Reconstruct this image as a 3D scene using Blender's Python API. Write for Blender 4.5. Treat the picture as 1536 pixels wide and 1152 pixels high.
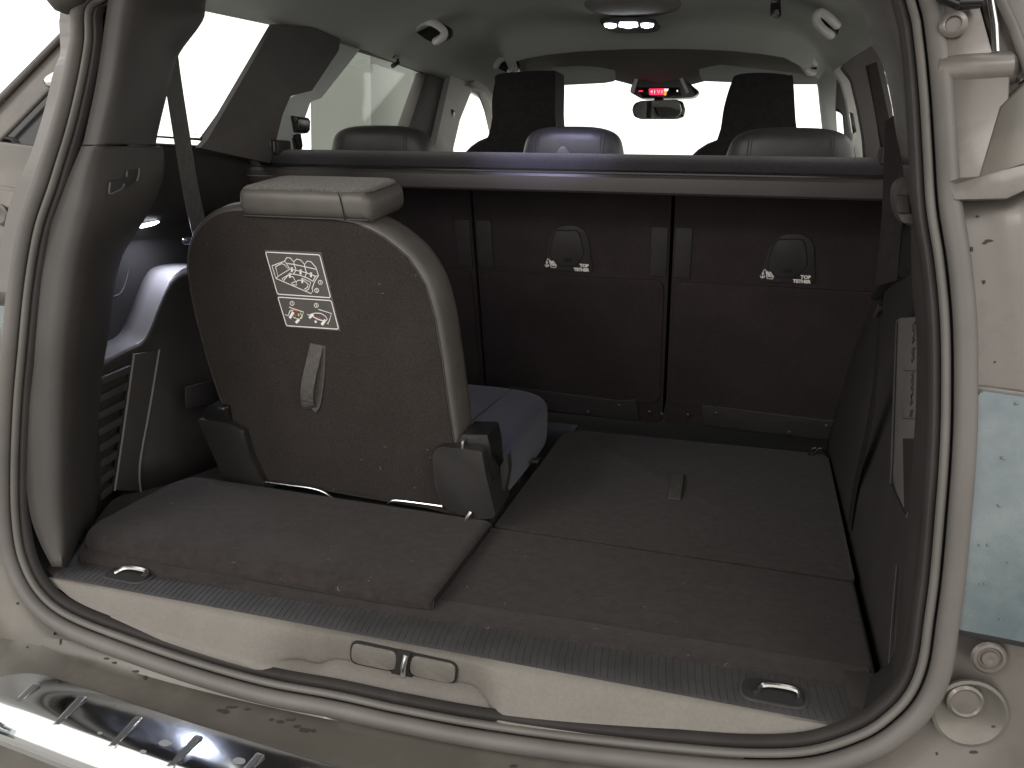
import bpy, bmesh, math, random
import numpy as np
from mathutils import Vector, Matrix
random.seed(7)
for o in list(bpy.data.objects): bpy.data.objects.remove(o)
SC = bpy.context.scene
COL = SC.collection

# ------------------------------------------------------------------ camera
ROT = np.array([[0.95941345, -0.08923764, 0.26751165],
                [0.28134748, 0.23823779, -0.92956245],
                [0.01922058, 0.96709844, 0.25367532]])
EYE = np.array([0.354, -0.778, 0.535])          # metres, boot floor is z = 0, load sill is y = 0
FPX = 1229.075
cd = bpy.data.cameras.new('camera'); cam = bpy.data.objects.new('camera', cd); COL.objects.link(cam)
cd.sensor_width = 36; cd.lens = FPX / 1536 * 36; cd.clip_start = 0.02; cd.clip_end = 200
mw = Matrix([list(ROT[i]) + [EYE[i]] for i in range(3)] + [[0, 0, 0, 1]])
cam.matrix_world = mw
SC.camera = cam

# ------------------------------------------------------------------ light
W = bpy.data.worlds.new('World'); SC.world = W; W.use_nodes = True
W.node_tree.nodes['Background'].inputs[0].default_value = (1.0, 0.965, 0.925, 1)
W.node_tree.nodes['Background'].inputs[1].default_value = 1.7
def area(name, loc, target, size, power, color, sy=None):
    l = bpy.data.lights.new(name, 'AREA'); l.energy = power; l.color = color
    l.shape = 'RECTANGLE'; l.size = size; l.size_y = sy or size
    o = bpy.data.objects.new(name, l); COL.objects.link(o); o.location = loc
    o.rotation_euler = (Vector(target) - Vector(loc)).to_track_quat('-Z', 'Y').to_euler()
    return o
area('workshop_light', (-1.5, -2.3, 1.75), (-0.05, 0.2, 0.0), 1.3, 26, (1.0, 0.95, 0.89), 0.5)
area('workshop_light', (1.25, -.75, 1.75), (0.55, 0.1, 0.5), 0.9, 6, (1.0, 0.95, 0.89), 0.4)
SC.view_settings.view_transform = 'Standard'; SC.view_settings.look = 'None'
SC.view_settings.exposure = 0.3; SC.view_settings.gamma = 1; SC.view_settings.use_curve_mapping = False
SC.render.engine = 'CYCLES'

# ------------------------------------------------------------------ picture point -> place on a real surface
def ray(px, py):
    v = np.array([px - 768, -(py - 576), -FPX]); return ROT @ (v / np.linalg.norm(v))
def U(px, py, pl):
    """point of the plane pl that is seen at (px, py); pl = ('x'|'y'|'z', v) or ((n), d)"""
    r = ray(px, py)
    if isinstance(pl[0], str):
        n = {'x': (1, 0, 0), 'y': (0, 1, 0), 'z': (0, 0, 1)}[pl[0]]; d = pl[1]
    else: n, d = pl
    n = np.array(n, float)
    return Vector(EYE + r * ((d - n @ EYE) / (n @ r)))
GZ = [-.2, -.12, -.05, .05, .3, .5, .7, .85, 1.1]
GY = [-.06, -.045, -.028, 0.0, .03, .08, .19, .30, .5]
def G(z): return float(np.interp(z, GZ, GY))
def UG(px, py, off=0.0):
    """point of the (leaning, curved) plane of the tailgate opening"""
    r = ray(px, py); a, b = .3, 3.0
    for _ in range(50):
        m = (a + b) / 2; p = EYE + r * m
        if p[1] - G(p[2]) - off < 0: a = m
        else: b = m
    return Vector(EYE + r * a)

# ------------------------------------------------------------------ materials
def M(name, base, rough=.5, metal=0., var=None, bump=None, sheen=0, coat=0, spec=.5, emit=None, lint=None, weave=None, stains=None):
    m = bpy.data.materials.new(name); m.use_nodes = True; nt = m.node_tree; N = nt.nodes; L = nt.links
    b = N['Principled BSDF']
    b.inputs['Base Color'].default_value = (*base, 1); b.inputs['Roughness'].default_value = rough
    b.inputs['Metallic'].default_value = metal; b.inputs['Specular IOR Level'].default_value = spec
    b.inputs['Sheen Weight'].default_value = sheen; b.inputs['Coat Weight'].default_value = coat
    b.inputs['Coat Roughness'].default_value = .15
    tc = N.new('ShaderNodeTexCoord'); co = tc.outputs['Object']
    col = None
    def noise(scale, det=4, rgh=.6):
        n = N.new('ShaderNodeTexNoise'); n.inputs['Scale'].default_value = scale; n.inputs['Detail'].default_value = det
        n.inputs['Roughness'].default_value = rgh; L.new(co, n.inputs['Vector']); return n.outputs['Fac']
    def ramp(fac, a, b_, ca=(0, 0, 0, 1), cb=(1, 1, 1, 1)):
        r = N.new('ShaderNodeValToRGB'); r.color_ramp.elements[0].position = a; r.color_ramp.elements[1].position = b_
        r.color_ramp.elements[0].color = ca; r.color_ramp.elements[1].color = cb; L.new(fac, r.inputs[0]); return r.outputs[0]
    def mix(fac, A, B):
        x = N.new('ShaderNodeMix'); x.data_type = 'RGBA'
        if isinstance(fac, float): x.inputs[0].default_value = fac
        else: L.new(fac, x.inputs[0])
        for v, s in ((A, 6), (B, 7)):
            if isinstance(v, tuple): x.inputs[s].default_value = (*v, 1) if len(v) == 3 else v
            else: L.new(v, x.inputs[s])
        return x.outputs[2]
    if var:
        for sc, amt in var:
            f = ramp(noise(sc), .3, .7)
            lo = tuple(c * (1 - amt) for c in base); hi = tuple(min(1, c * (1 + amt)) for c in base)
            c2 = mix(f, lo, hi)
            col = c2 if col is None else mix(.5, col, c2)
    if stains:
        for sc, a, b_, sc_col in stains:
            f = ramp(noise(sc, 6, .7), a, b_)
            col = mix(f, col if col is not None else base, sc_col)
            rr = N.new('ShaderNodeMapRange'); L.new(f, rr.inputs[0]); rr.inputs[3].default_value = rough; rr.inputs[4].default_value = min(1, rough + .25)
            L.new(rr.outputs[0], b.inputs['Roughness'])
    if lint:
        v = N.new('ShaderNodeTexVoronoi'); v.inputs['Scale'].default_value = lint[0]; L.new(co, v.inputs['Vector'])
        f = ramp(v.outputs['Distance'], lint[1], lint[1] * 1.6, (1, 1, 1, 1), (0, 0, 0, 1))
        f2 = ramp(noise(lint[0] * .31, 1), .56, .62)
        mm = N.new('ShaderNodeMath'); mm.operation = 'MULTIPLY'; L.new(f, mm.inputs[0]); L.new(f2, mm.inputs[1])
        col = mix(mm.outputs[0], col if col is not None else base, (.22, .21, .20))
    if col is not None: L.new(col, b.inputs['Base Color'])
    last = None
    for bp in (bump or []):
        n = N.new('ShaderNodeBump'); n.inputs['Strength'].default_value = bp[1]; n.inputs['Distance'].default_value = bp[2]
        L.new(noise(bp[0], 3, .7), n.inputs['Height'])
        if last is not None: L.new(last, n.inputs['Normal'])
        last = n.outputs[0]
    if weave:
        for ax in ('X', 'Y'):
            w = N.new('ShaderNodeTexWave'); w.bands_direction = ax; w.inputs['Scale'].default_value = weave[0]; L.new(co, w.inputs['Vector'])
            n = N.new('ShaderNodeBump'); n.inputs['Strength'].default_value = weave[1]; n.inputs['Distance'].default_value = .0006
            L.new(w.outputs['Fac'], n.inputs['Height'])
            if last is not None: L.new(last, n.inputs['Normal'])
            last = n.outputs[0]
    if last is not None: L.new(last, b.inputs['Normal'])
    if emit: b.inputs['Emission Color'].default_value = (*emit[0], 1); b.inputs['Emission Strength'].default_value = emit[1]
    return m
CARPET = M('carpet', (.0285, .0237, .0227), .95, var=[(420, .8), (13, .35), (75, .4)], bump=[(520, .7, .002), (45, .25, .004)], sheen=.08, spec=.06, lint=(95, .03))
CARPET2 = M('seat_back_carpet', (.030, .0252, .0230), .95, var=[(420, .55), (12, .2)], bump=[(600, .45, .0015)], sheen=.06, spec=.06)
CARPET3 = M('second_row_carpet', (.032, .0250, .0260), .95, var=[(420, .4), (12, .2)], bump=[(600, .4, .0015)], spec=.06)
FELT = M('felt_cover', (.030, .027, .030), .95, var=[(300, .35), (15, .2)], bump=[(600, .8, .003)], sheen=.3, spec=.1)
PLAST = M('grained_plastic', (.038, .0345, .032), .55, var=[(14, .12)], bump=[(1300, .35, .0008)], spec=.4)
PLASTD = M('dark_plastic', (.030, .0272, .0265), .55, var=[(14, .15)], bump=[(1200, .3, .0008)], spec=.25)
HINGE = M('hinge_cover_plastic', (.021, .0195, .019), .5, var=[(14, .15)], bump=[(1200, .3, .0008)], spec=.3)
PLASTG = M('black_gloss_plastic', (.012, .012, .012), .22, spec=.5)
FBAR = M('cassette_bar_plastic', (.040, .034, .033), .45, var=[(14, .1)], bump=[(1200, .2, .0006)], spec=.4)
SILLM = M('sill_plastic', (.118, .109, .096), .55, var=[(18, .13), (260, .16)], bump=[(420, .35, .001)], spec=.4, stains=[(30, .62, .8, (.15, .138, .122))])
RIBM = M('ribbed_sill_rubber', (.030, .029, .029), .6, var=[(25, .2)], bump=[(700, .3, .001)], stains=[(45, .66, .78, (.10, .09, .08))])
RUBBER = M('rubber_seal', (.082, .075, .068), .58, var=[(8, .18)], bump=[(160, .08, .001)], spec=.55, stains=[(22, .66, .85, (.16, .15, .135))])
PAINT = M('dusty_body_paint', (.085, .078, .066), .36, .25, var=[(3.5, .2)], coat=.25, bump=[(500, .08, .0006)],
          stains=[(7, .50, .80, (.13, .12, .105)), (55, .68, .74, (.045, .040, .034))])
PAINTL = M('body_paint', (.095, .084, .074), .40, .2, var=[(5, .15)], coat=.3, stains=[(11, .48, .72, (.060, .053, .047)), (60, .70, .75, (.05, .045, .04))])
CHROME = M('dusty_chrome', (.55, .57, .585), .10, 1., bump=[(6, .06, .01)], stains=[(26, .60, .78, (.33, .34, .34))])
METAL = M('bright_metal', (.7, .7, .7), .22, 1.)
STEEL = M('dark_steel', (.12, .12, .12), .35, .8)
LEATH = M('grey_leatherette', (.076, .070, .063), .42, var=[(20, .12)], bump=[(700, .3, .001), (60, .12, .003)], spec=.45)
LEATHD = M('black_leather', (.035, .033, .034), .40, var=[(20, .15)], bump=[(500, .3, .0012), (40, .15, .004)], spec=.5)
TWEED = M('tweed_fabric', (.115, .105, .094), .9, var=[(330, .95), (520, .9)], bump=[(330, 1., .005)], sheen=.3, spec=.1)
BLUEFAB = M('seat_fabric', (.026, .028, .058), .9, var=[(200, .3)], bump=[(500, .6, .002)], weave=(60, .4), sheen=.2, spec=.1)
SEATF = M('front_seat_fabric', (.030, .026, .027), .9, var=[(60, .2)], bump=[(500, .5, .002)], sheen=.15, spec=.1)
WEBD = M('dark_seat_belt_webbing', (.014, .012, .012), .9, var=[(90, .2)], weave=(90, .15), spec=.15)
WEB = M('seat_belt_webbing', (.055, .051, .047), .65, var=[(90, .2)], weave=(90, .5), sheen=.1)
STRAP = M('pull_strap_webbing', (.062, .057, .053), .7, var=[(150, .25)], weave=(110, .6), bump=[(700, .3, .001)])
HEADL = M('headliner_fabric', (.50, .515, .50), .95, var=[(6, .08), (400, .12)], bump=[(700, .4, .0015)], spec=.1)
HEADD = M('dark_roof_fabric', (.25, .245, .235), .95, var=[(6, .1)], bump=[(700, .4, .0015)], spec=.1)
TRIML = M('pale_pillar_trim', (.50, .49, .465), .7, var=[(8, .08)], bump=[(900, .2, .0008)])
TRIMD = M('dark_pillar_trim', (.078, .070, .067), .75, var=[(8, .12)], bump=[(900, .3, .0008)])
WHITE = M('white_print', (.72, .70, .67), .6)
RED = M('red_print', (.55, .06, .06), .6); YEL = M('yellow_print', (.6, .45, .05), .6)
STICK = M('grey_sticker', (.060, .055, .052), .5, var=[(40, .1)])
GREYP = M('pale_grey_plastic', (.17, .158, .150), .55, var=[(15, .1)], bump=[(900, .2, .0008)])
HANDLE = M('pale_handle_plastic', (.82, .83, .82), .4)
HOLE = M('black_void', (.006, .006, .006), .9)
MIRR = M('mirror_glass', (.85, .86, .86), .02, 1.)
CURT = M('curtain_cloth', (.205, .222, .200), .9, var=[(3, .06)], bump=[(60, .2, .004)])
LENS = M('tail_lamp_lens', (.055, .078, .090), .16, var=[(5, .2)], coat=.6, stains=[(7, .42, .70, (.115, .14, .14))])
LED = M('boot_lamp_lens', (.9, .92, 1), .4, emit=((.86, .9, 1.0), 9))
DOME = M('dome_lamp_lens', (.9, .92, 1), .4, emit=((.9, .95, 1.0), 5))
DISP = M('red_display', (.4, .0, .05), .4, emit=((1.0, .03, .10), 1.1))
AMB = M('amber_display', (.5, .2, .0), .4, emit=((1.0, .45, .05), .9))
DISPW = M('white_display', (.8, .8, .8), .4, emit=((1, .85, .85), 1.0))
def glass_mat():
    m = bpy.data.materials.new('window_glass'); m.use_nodes = True; nt = m.node_tree; N = nt.nodes; L = nt.links
    for n in list(N):
        if n.type != 'OUTPUT_MATERIAL': N.remove(n)
    t = N.new('ShaderNodeBsdfTransparent'); t.inputs[0].default_value = (.95, .965, .95, 1)
    g = N.new('ShaderNodeBsdfGlossy'); g.inputs['Roughness'].default_value = .02
    fr0 = N.new('ShaderNodeLayerWeight'); fr0.inputs[0].default_value = .5
    pw = N.new('ShaderNodeMath'); pw.operation = 'POWER'; pw.inputs[1].default_value = 5; L.new(fr0.outputs['Facing'], pw.inputs[0])
    fr = N.new('ShaderNodeMath'); fr.operation = 'MULTIPLY_ADD'; fr.inputs[1].default_value = .5; fr.inputs[2].default_value = .03; L.new(pw.outputs[0], fr.inputs[0])
    x = N.new('ShaderNodeMixShader'); L.new(fr.outputs[0], x.inputs[0]); L.new(t.outputs[0], x.inputs[1]); L.new(g.outputs[0], x.inputs[2])
    L.new(x.outputs[0], N['Material Output'].inputs[0]); return m
GLASS = glass_mat()

# ------------------------------------------------------------------ mesh helpers
def thing(name, label, cat, loc=(0, 0, 0), group=None):
    o = bpy.data.objects.new(name, None); COL.objects.link(o); o.location = loc; o.empty_display_size = .05
    o['label'] = label; o['category'] = cat
    if group: o['group'] = group
    return o
def wloc(o):
    v = Vector(o.location)
    while o.parent: o = o.parent; v += Vector(o.location)
    return v
def finish(name, bm, mat, parent=None, ang=38, label=None, cat=None, group=None, kind=None, smooth=True):
    me = bpy.data.meshes.new(name)
    if bm.verts:
        c = Vector((0, 0, 0))
        for v in bm.verts: c += v.co
        c /= len(bm.verts)
        for v in bm.verts: v.co -= c
    else: c = Vector((0, 0, 0))
    bmesh.ops.recalc_face_normals(bm, faces=bm.faces)
    bm.to_mesh(me); bm.free()
    if smooth:
        me.polygons.foreach_set('use_smooth', [True] * len(me.polygons))
        if ang: me.set_sharp_from_angle(angle=math.radians(ang))
    for mt in (mat if isinstance(mat, list) else [mat]): me.materials.append(mt)
    o = bpy.data.objects.new(name, me); COL.objects.link(o)
    o.location = c - (wloc(parent) if parent else Vector((0, 0, 0)))
    if parent: o.parent = parent
    if label: o['label'] = label
    if cat: o['category'] = cat
    if group: o['group'] = group
    if kind: o['kind'] = kind
    return o
def fillet(pts, r, seg=5):
    """round the corners of a closed 3-D polygon; r number or list"""
    out = []; n = len(pts)
    for i in range(n):
        p = Vector(pts[i]); a = Vector(pts[i - 1]) - p; b = Vector(pts[(i + 1) % n]) - p
        rr = r[i] if isinstance(r, (list, tuple)) else r
        if rr <= 0: out.append(p); continue
        la, lb = a.length, b.length; a.normalize(); b.normalize()
        d = min(rr, la * .48, lb * .48)
        p0, p1 = p + a * d, p + b * d
        for k in range(seg + 1):
            t = k / seg; out.append(p0 * (1 - t) ** 2 + p * 2 * t * (1 - t) + p1 * t * t)
    return out
def catmull(pts, n=8, closed=False):
    P = [Vector(p) for p in pts]; out = []; m = len(P)
    rng = range(m if closed else m - 1)
    for i in rng:
        p0 = P[i - 1] if (closed or i > 0) else P[0] * 2 - P[1]
        p1 = P[i]; p2 = P[(i + 1) % m]
        p3 = P[(i + 2) % m] if (closed or i + 2 < m) else P[-1] * 2 - P[-2]
        for k in range(n):
            t = k / n; t2 = t * t; t3 = t2 * t
            out.append(.5 * ((2 * p1) + (p2 - p0) * t + (2 * p0 - 5 * p1 + 4 * p2 - p3) * t2 + (3 * p1 - p0 - 3 * p2 + p3) * t3))
    if not closed: out.append(P[-1])
    return out
def slab_bm(bm, pts, vec, bev=0.0, seg=2):
    vec = Vector(vec); a = [bm.verts.new(p) for p in pts]; b = [bm.verts.new(Vector(p) + vec) for p in pts]
    n = len(pts); fa = bm.faces.new(a); fb = bm.faces.new(b[::-1])
    for i in range(n): bm.faces.new((a[i], b[i], b[(i + 1) % n], a[(i + 1) % n]))
    if bev > 0:
        bm.edges.index_update()
        es = list(fa.edges) + list(fb.edges)
        bmesh.ops.bevel(bm, geom=es, offset=bev, segments=seg, profile=.5, affect='EDGES', clamp_overlap=True)
def slab(name, pts, vec, mat, parent=None, bev=.003, seg=2, **k):
    bm = bmesh.new(); slab_bm(bm, pts, vec, bev, seg); return finish(name, bm, mat, parent, **k)
def pslab(name, px, pl, vec, mat, parent=None, bev=.003, r=0, **k):
    pts = [U(x, y, pl) for x, y in px]
    if r: pts = fillet(pts, r)
    return slab(name, pts, vec, mat, parent, bev, **k)
def grid_bm(bm, rows, closed_u=False, closed_v=False):
    V = [[bm.verts.new(p) for p in r] for r in rows]; n = len(rows); m = len(rows[0])
    for i in range(n - (0 if closed_v else 1)):
        for j in range(m - (0 if closed_u else 1)):
            try: bm.faces.new((V[i][j], V[i][(j + 1) % m], V[(i + 1) % n][(j + 1) % m], V[(i + 1) % n][j]))
            except ValueError: pass
    return V
def sheet(name, rows, mat, parent=None, thick=.004, **k):
    """a lofted surface with real thickness (solidify)"""
    bm = bmesh.new(); grid_bm(bm, rows); o = finish(name, bm, mat, parent, **k)
    if thick:
        s = o.modifiers.new('thickness', 'SOLIDIFY'); s.thickness = thick; s.offset = -1 if thick > 0 else 1; s.thickness = abs(thick)
    return o
def frames(path, up=None):
    P = [Vector(p) for p in path]; F = []
    for i, p in enumerate(P):
        t = (P[min(i + 1, len(P) - 1)] - P[max(i - 1, 0)]).normalized(); F.append(t)
    res = []
    u = Vector(up) if up else Vector((0, 0, 1))
    if abs(u.dot(F[0])) > .95: u = Vector((1, 0, 0))
    prev = u
    for i, t in enumerate(F):
        ref = Vector(up) if up else prev
        n = (ref - t * ref.dot(t))
        n = n.normalized() if n.length > 1e-6 else prev
        b = t.cross(n); res.append((P[i], n, b)); prev = n
    return res
def sweep_bm(bm, path, prof, up=None, closed_prof=True, cap=True):
    rows = []
    for p, n, b in frames(path, up): rows.append([p + n * q[0] + b * q[1] for q in prof])
    V = grid_bm(bm, rows, closed_u=closed_prof)
    if cap and closed_prof:
        bm.faces.new(V[0][::-1]); bm.faces.new(V[-1])
def circ(r, n=10, ry=None): return [(r * math.cos(2 * math.pi * k / n), (ry or r) * math.sin(2 * math.pi * k / n)) for k in range(n)]
def tube(name, path, r, mat, parent=None, n=10, ry=None, up=None, **k):
    bm = bmesh.new(); sweep_bm(bm, path, circ(r, n, ry), up); return finish(name, bm, mat, parent, **k)
def strap(name, path, w, t, mat, parent=None, up=(0, 1, 0), **k):
    """flat webbing: wide across, thin along up"""
    bm = bmesh.new(); h = w / 2; q = t / 2
    sweep_bm(bm, path, [(q, -h), (q, -h * .4), (q, h * .4), (q, h), (-q, h), (-q, h * .4), (-q, -h * .4), (-q, -h)], up); return finish(name, bm, mat, parent, **k)
def rbox_bm(bm, c, s, r, seg=3, rot=None):
    g = bmesh.ops.create_cube(bm, size=1.0)['verts']
    for v in g: v.co = Vector((v.co.x * s[0], v.co.y * s[1], v.co.z * s[2]))
    es = list({e for v in g for e in v.link_edges})
    res = bmesh.ops.bevel(bm, geom=es, offset=r, segments=seg, profile=.5, affect='EDGES', clamp_overlap=True)
    vs = {v for v in g if v.is_valid} | set(res['verts'])
    for v in vs:
        if rot is not None: v.co = rot @ v.co
        v.co += Vector(c)
def rbox(name, c, s, r, mat, parent=None, seg=3, rot=None, **k):
    bm = bmesh.new(); rbox_bm(bm, c, s, r, seg, rot); return finish(name, bm, mat, parent, **k)
def pad(name, c, s, mat, parent=None, rot=None, e=4.0, n=28, taper=0, bulge=0, **k):
    """soft upholstered block: superellipsoid with optional taper"""
    bm = bmesh.new(); rows = []
    def sp(v, p): return math.copysign(abs(v) ** p, v)
    for i in range(n + 1):
        ph = -math.pi / 2 + math.pi * i / n; row = []
        for j in range(2 * n):
            th = 2 * math.pi * j / (2 * n)
            x = sp(math.cos(ph), 2 / e) * sp(math.cos(th), 2 / e); y = sp(math.cos(ph), 2 / e) * sp(math.sin(th), 2 / e); z = sp(math.sin(ph), 2 / e)
            x *= 1 - taper * z
            p = Vector((x * s[0] / 2, y * s[1] / 2 - bulge * x * x * s[0], z * s[2] / 2))
            if rot is not None: p = rot @ p
            row.append(p + Vector(c))
        rows.append(row)
    grid_bm(bm, rows, closed_u=True)
    bmesh.ops.remove_doubles(bm, verts=bm.verts, dist=1e-5)
    return finish(name, bm, mat, parent, ang=None, **k)
def text_bm(bm, s, origin, ux, uy, size, nrm, off=.0006, weight=0):
    """writing as flat raised letters; origin = lower left corner, ux/uy unit vectors"""
    cu = bpy.data.curves.new('t', 'FONT'); cu.body = s; cu.size = size; cu.extrude = .0002; cu.offset = weight; cu.resolution_u = 3
    ob = bpy.data.objects.new('t', cu); COL.objects.link(ob)
    dg = bpy.context.evaluated_depsgraph_get(); me = bpy.data.meshes.new_from_object(ob.evaluated_get(dg))
    vs = [bm.verts.new(Vector(origin) + Vector(ux) * v.co.x + Vector(uy) * v.co.y + Vector(nrm) * (off + v.co.z)) for v in me.vertices]
    for p in me.polygons:
        try: bm.faces.new([vs[i] for i in p.vertices])
        except ValueError: pass
    bpy.data.objects.remove(ob); bpy.data.meshes.remove(me)
def stroke_bm(bm, pts, w, nrm, closed=False):
    """printed line: a flat ribbon of width w lying on a surface with normal nrm"""
    P = [Vector(p) for p in pts]; n = len(P); nrm = Vector(nrm)
    L, Rr = [], []
    for i in range(n):
        a = P[i - 1] if (i > 0 or closed) else P[i]; b = P[(i + 1) % n] if (i < n - 1 or closed) else P[i]
        t = (b - a).normalized(); s = nrm.cross(t).normalized() * (w / 2)
        L.append(bm.verts.new(P[i] + s)); Rr.append(bm.verts.new(P[i] - s))
    for i in range(n if closed else n - 1):
        j = (i + 1) % n; bm.faces.new((L[i], Rr[i], Rr[j], L[j]))
def disc_bm(bm, c, nrm, r, h, n=20, prof=None):
    """turned piece: list of (radius, height) along nrm"""
    nrm = Vector(nrm).normalized(); a = nrm.orthogonal().normalized(); b = nrm.cross(a)
    prof = prof or [(r, 0), (r, h * .7), (r * .85, h), (0.0001, h)]
    rows = [[Vector(c) + nrm * q[1] + (a * math.cos(2 * math.pi * k / n) + b * math.sin(2 * math.pi * k / n)) * q[0] for k in range(n)] for q in prof]
    V = grid_bm(bm, rows, closed_u=True)
    bm.faces.new(V[-1])
def disc(name, c, nrm, prof, mat, parent=None, n=20, **k):
    bm = bmesh.new(); disc_bm(bm, c, nrm, 0, 0, n, prof); return finish(name, bm, mat, parent, **k)

# ================================================================== the car's body and fixed trim
CAR = thing('car', 'dusty grey family car seen into its open boot, with dark trim and rubber door seal', 'car', (0, 0.3, -0.12))
SEAL_L = [(584, 1081), (500, 1062), (400, 1043), (300, 1015), (200, 981), (100, 941), (50, 901), (20, 845), (8, 780), (6, 700), (10, 600), (17, 520),
          (27, 420), (42, 335), (65, 267), (87, 200), (104, 133), (117, 67), (127, 0)]
SEAL_R = [(1394, 0), (1404, 50), (1413, 133), (1419, 220), (1425, 306), (1438, 389), (1447, 489), (1448, 610), (1445, 690), (1439, 768), (1430, 868),
          (1421, 935), (1411, 1001), (1391, 1051), (1357, 1090), (1307, 1123), (1224, 1149), (1130, 1153), (1024, 1145), (884, 1130), (784, 1117), (684, 1101), (584, 1081)]
SL = [UG(*p) for p in SEAL_L]; SR = [UG(*p) for p in SEAL_R]
TOP = [Vector((-.50, .27, .80)), Vector((-.44, .33, .875)), Vector((-.25, .36, .91)), Vector((0, .37, .92)), Vector((.25, .36, .91)), Vector((.42, .33, .875)), Vector((.475, .27, .80))]
PATH = catmull(SL + TOP + SR, 5)
UPV = (0, -1, .12)
nL = len(SL) * 5; nT = (len(SL) + len(TOP)) * 5
def psweep(name, path, prof, mat, parent, closed=True, thick=0, **k):
    bm = bmesh.new(); sweep_bm(bm, path, prof, UPV, closed, closed); o = finish(name, bm, mat, parent, **k)
    if thick: s = o.modifiers.new('thickness', 'SOLIDIFY'); s.thickness = thick; s.offset = 0
    return o
seal = psweep('door_seal', PATH, [(a * 1.0 + .002, b) for a, b in circ(.0100, 14)], RUBBER, CAR)
psweep('seal_groove', PATH, [(-.012, .004), (-.006, .0110), (-.012, .018)], HOLE, seal, closed=False, thick=.002)
lipw = [(.0052 * math.cos(a) - .0015, .0158 + .0042 * math.sin(a)) for a in [2 * math.pi * k / 12 for k in range(12)]]
psweep('seal_lip', PATH, lipw, RUBBER, seal)
psweep('seal_flange', PATH, [(-.005, .0200), (-.0045, .0255), (-.012, .0300)], PLASTD, seal, closed=False, thick=.002)
psweep('seal_leak_backing', PATH, [(-.012, .012), (-.03, .014), (-.10, .012)], HOLE, seal, closed=False, thick=.002)  # added dark backing behind the flange, blocks light leaking past the trim
gut = [(0.0, -.006), (-.010, -.010), (-.014, -.018), (-.014, -.048), (-.008, -.056), (-.006, -.10), (-.012, -.16)]
psweep('rear_quarter_panel', PATH[58:nL + 5], gut[:4], PAINT, CAR, closed=False, thick=.004)
psweep('rear_quarter_panel', PATH[nT - 5:-28], gut, PAINTL, CAR, closed=False, thick=.004)
psweep('rear_quarter_lower', PATH[12:60], [(a - .001, b) for a, b in gut], PAINT, CAR, closed=False, thick=.004)
psweep('roof_flange', PATH[nL + 5:nT - 5], gut[:5], PAINT, CAR, closed=False, thick=.004)

# bumper and the painted step under the seal
sec = [(.012, -.066), (-.022, -.074), (-.034, -.084), (-.040, -.0905), (-.052, -.0935), (-.09, -.096), (-.125, -.099), (-.150, -.1035), (-.166, -.113), (-.176, -.130), (-.182, -.20), (-.17, -.36)]
rows = []
for i in range(61):
    x = -.82 + 1.64 * i / 60; f = .22 * (abs(x) / .8) ** 4
    dip = .003 * math.sin(x * 9)
    r = []
    for j, (y, z) in enumerate(sec):
        r.append(Vector((x, y + f * min(1, j / 5), z + (dip if 2 < j < 9 else 0) - .012 * (abs(x) / .6) ** 6 * (j < 3))))
    rows.append(r)
bump = sheet('bumper', rows, PAINT, CAR, .004)
# chrome sill plate with slots
zp = -.0925
topE = [(-60, 1100), (-40, 1060), (-5, 1022), (28, 1012), (62, 1013), (100, 1024), (200, 1057), (300, 1089), (400, 1120), (520, 1156), (700, 1205), (900, 1255)]
botE = [(-60, 1105), (-55, 1078), (-30, 1076), (0, 1086), (40, 1101), (90, 1120), (180, 1153), (270, 1185), (370, 1219), (480, 1255), (650, 1300), (850, 1340)]
T = catmull([U(x, y, ('z', zp)) for x, y in topE], 4); B = catmull([U(x, y, ('z', zp)) for x, y in botE], 4)
rows = []
prof = [(0, -.004), (.0, .0005), (.02, .0025), (.15, .003), (.5, .003), (.68, .0022), (.80, .0), (.89, -.006), (.95, -.016), (1, -.030)]
for a, b in zip(T, B): rows.append([a.lerp(b, t) + Vector((0, 0, h)) for t, h in prof])
plate = sheet('bumper_step_plate', rows, CHROME, CAR, .002, label='chrome protection plate with slots on the bumper')
for (x0, y0, x1, y1) in [(56, 1028, 18, 1064), (125, 1047, 82, 1094), (210, 1078, 166, 1126), (299, 1106, 254, 1156), (392, 1133, 346, 1186)]:
    a = U(x0, y0, ('z', zp + .003)); b = U(x1, y1, ('z', zp - .002))
    t = (b - a).normalized(); s = t.cross(Vector((0, 0, 1))).normalized() * .0055
    bm = bmesh.new(); slab_bm(bm, fillet([a - s, a + s, b + s, b - s], .002, 2), (0, 0, .0032), .0012, 2); finish('slot_rim', bm, METAL, plate)
    s2 = s * .55; a2 = a + t * .003 + Vector((0, 0, .0028)); b2 = b - t * .004 + Vector((0, 0, .0028))
    bm = bmesh.new(); slab_bm(bm, [a2 - s2, a2 + s2, b2 + s2, b2 - s2], (0, 0, .0008)); finish('slot_inset', bm, STEEL, plate)

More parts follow.
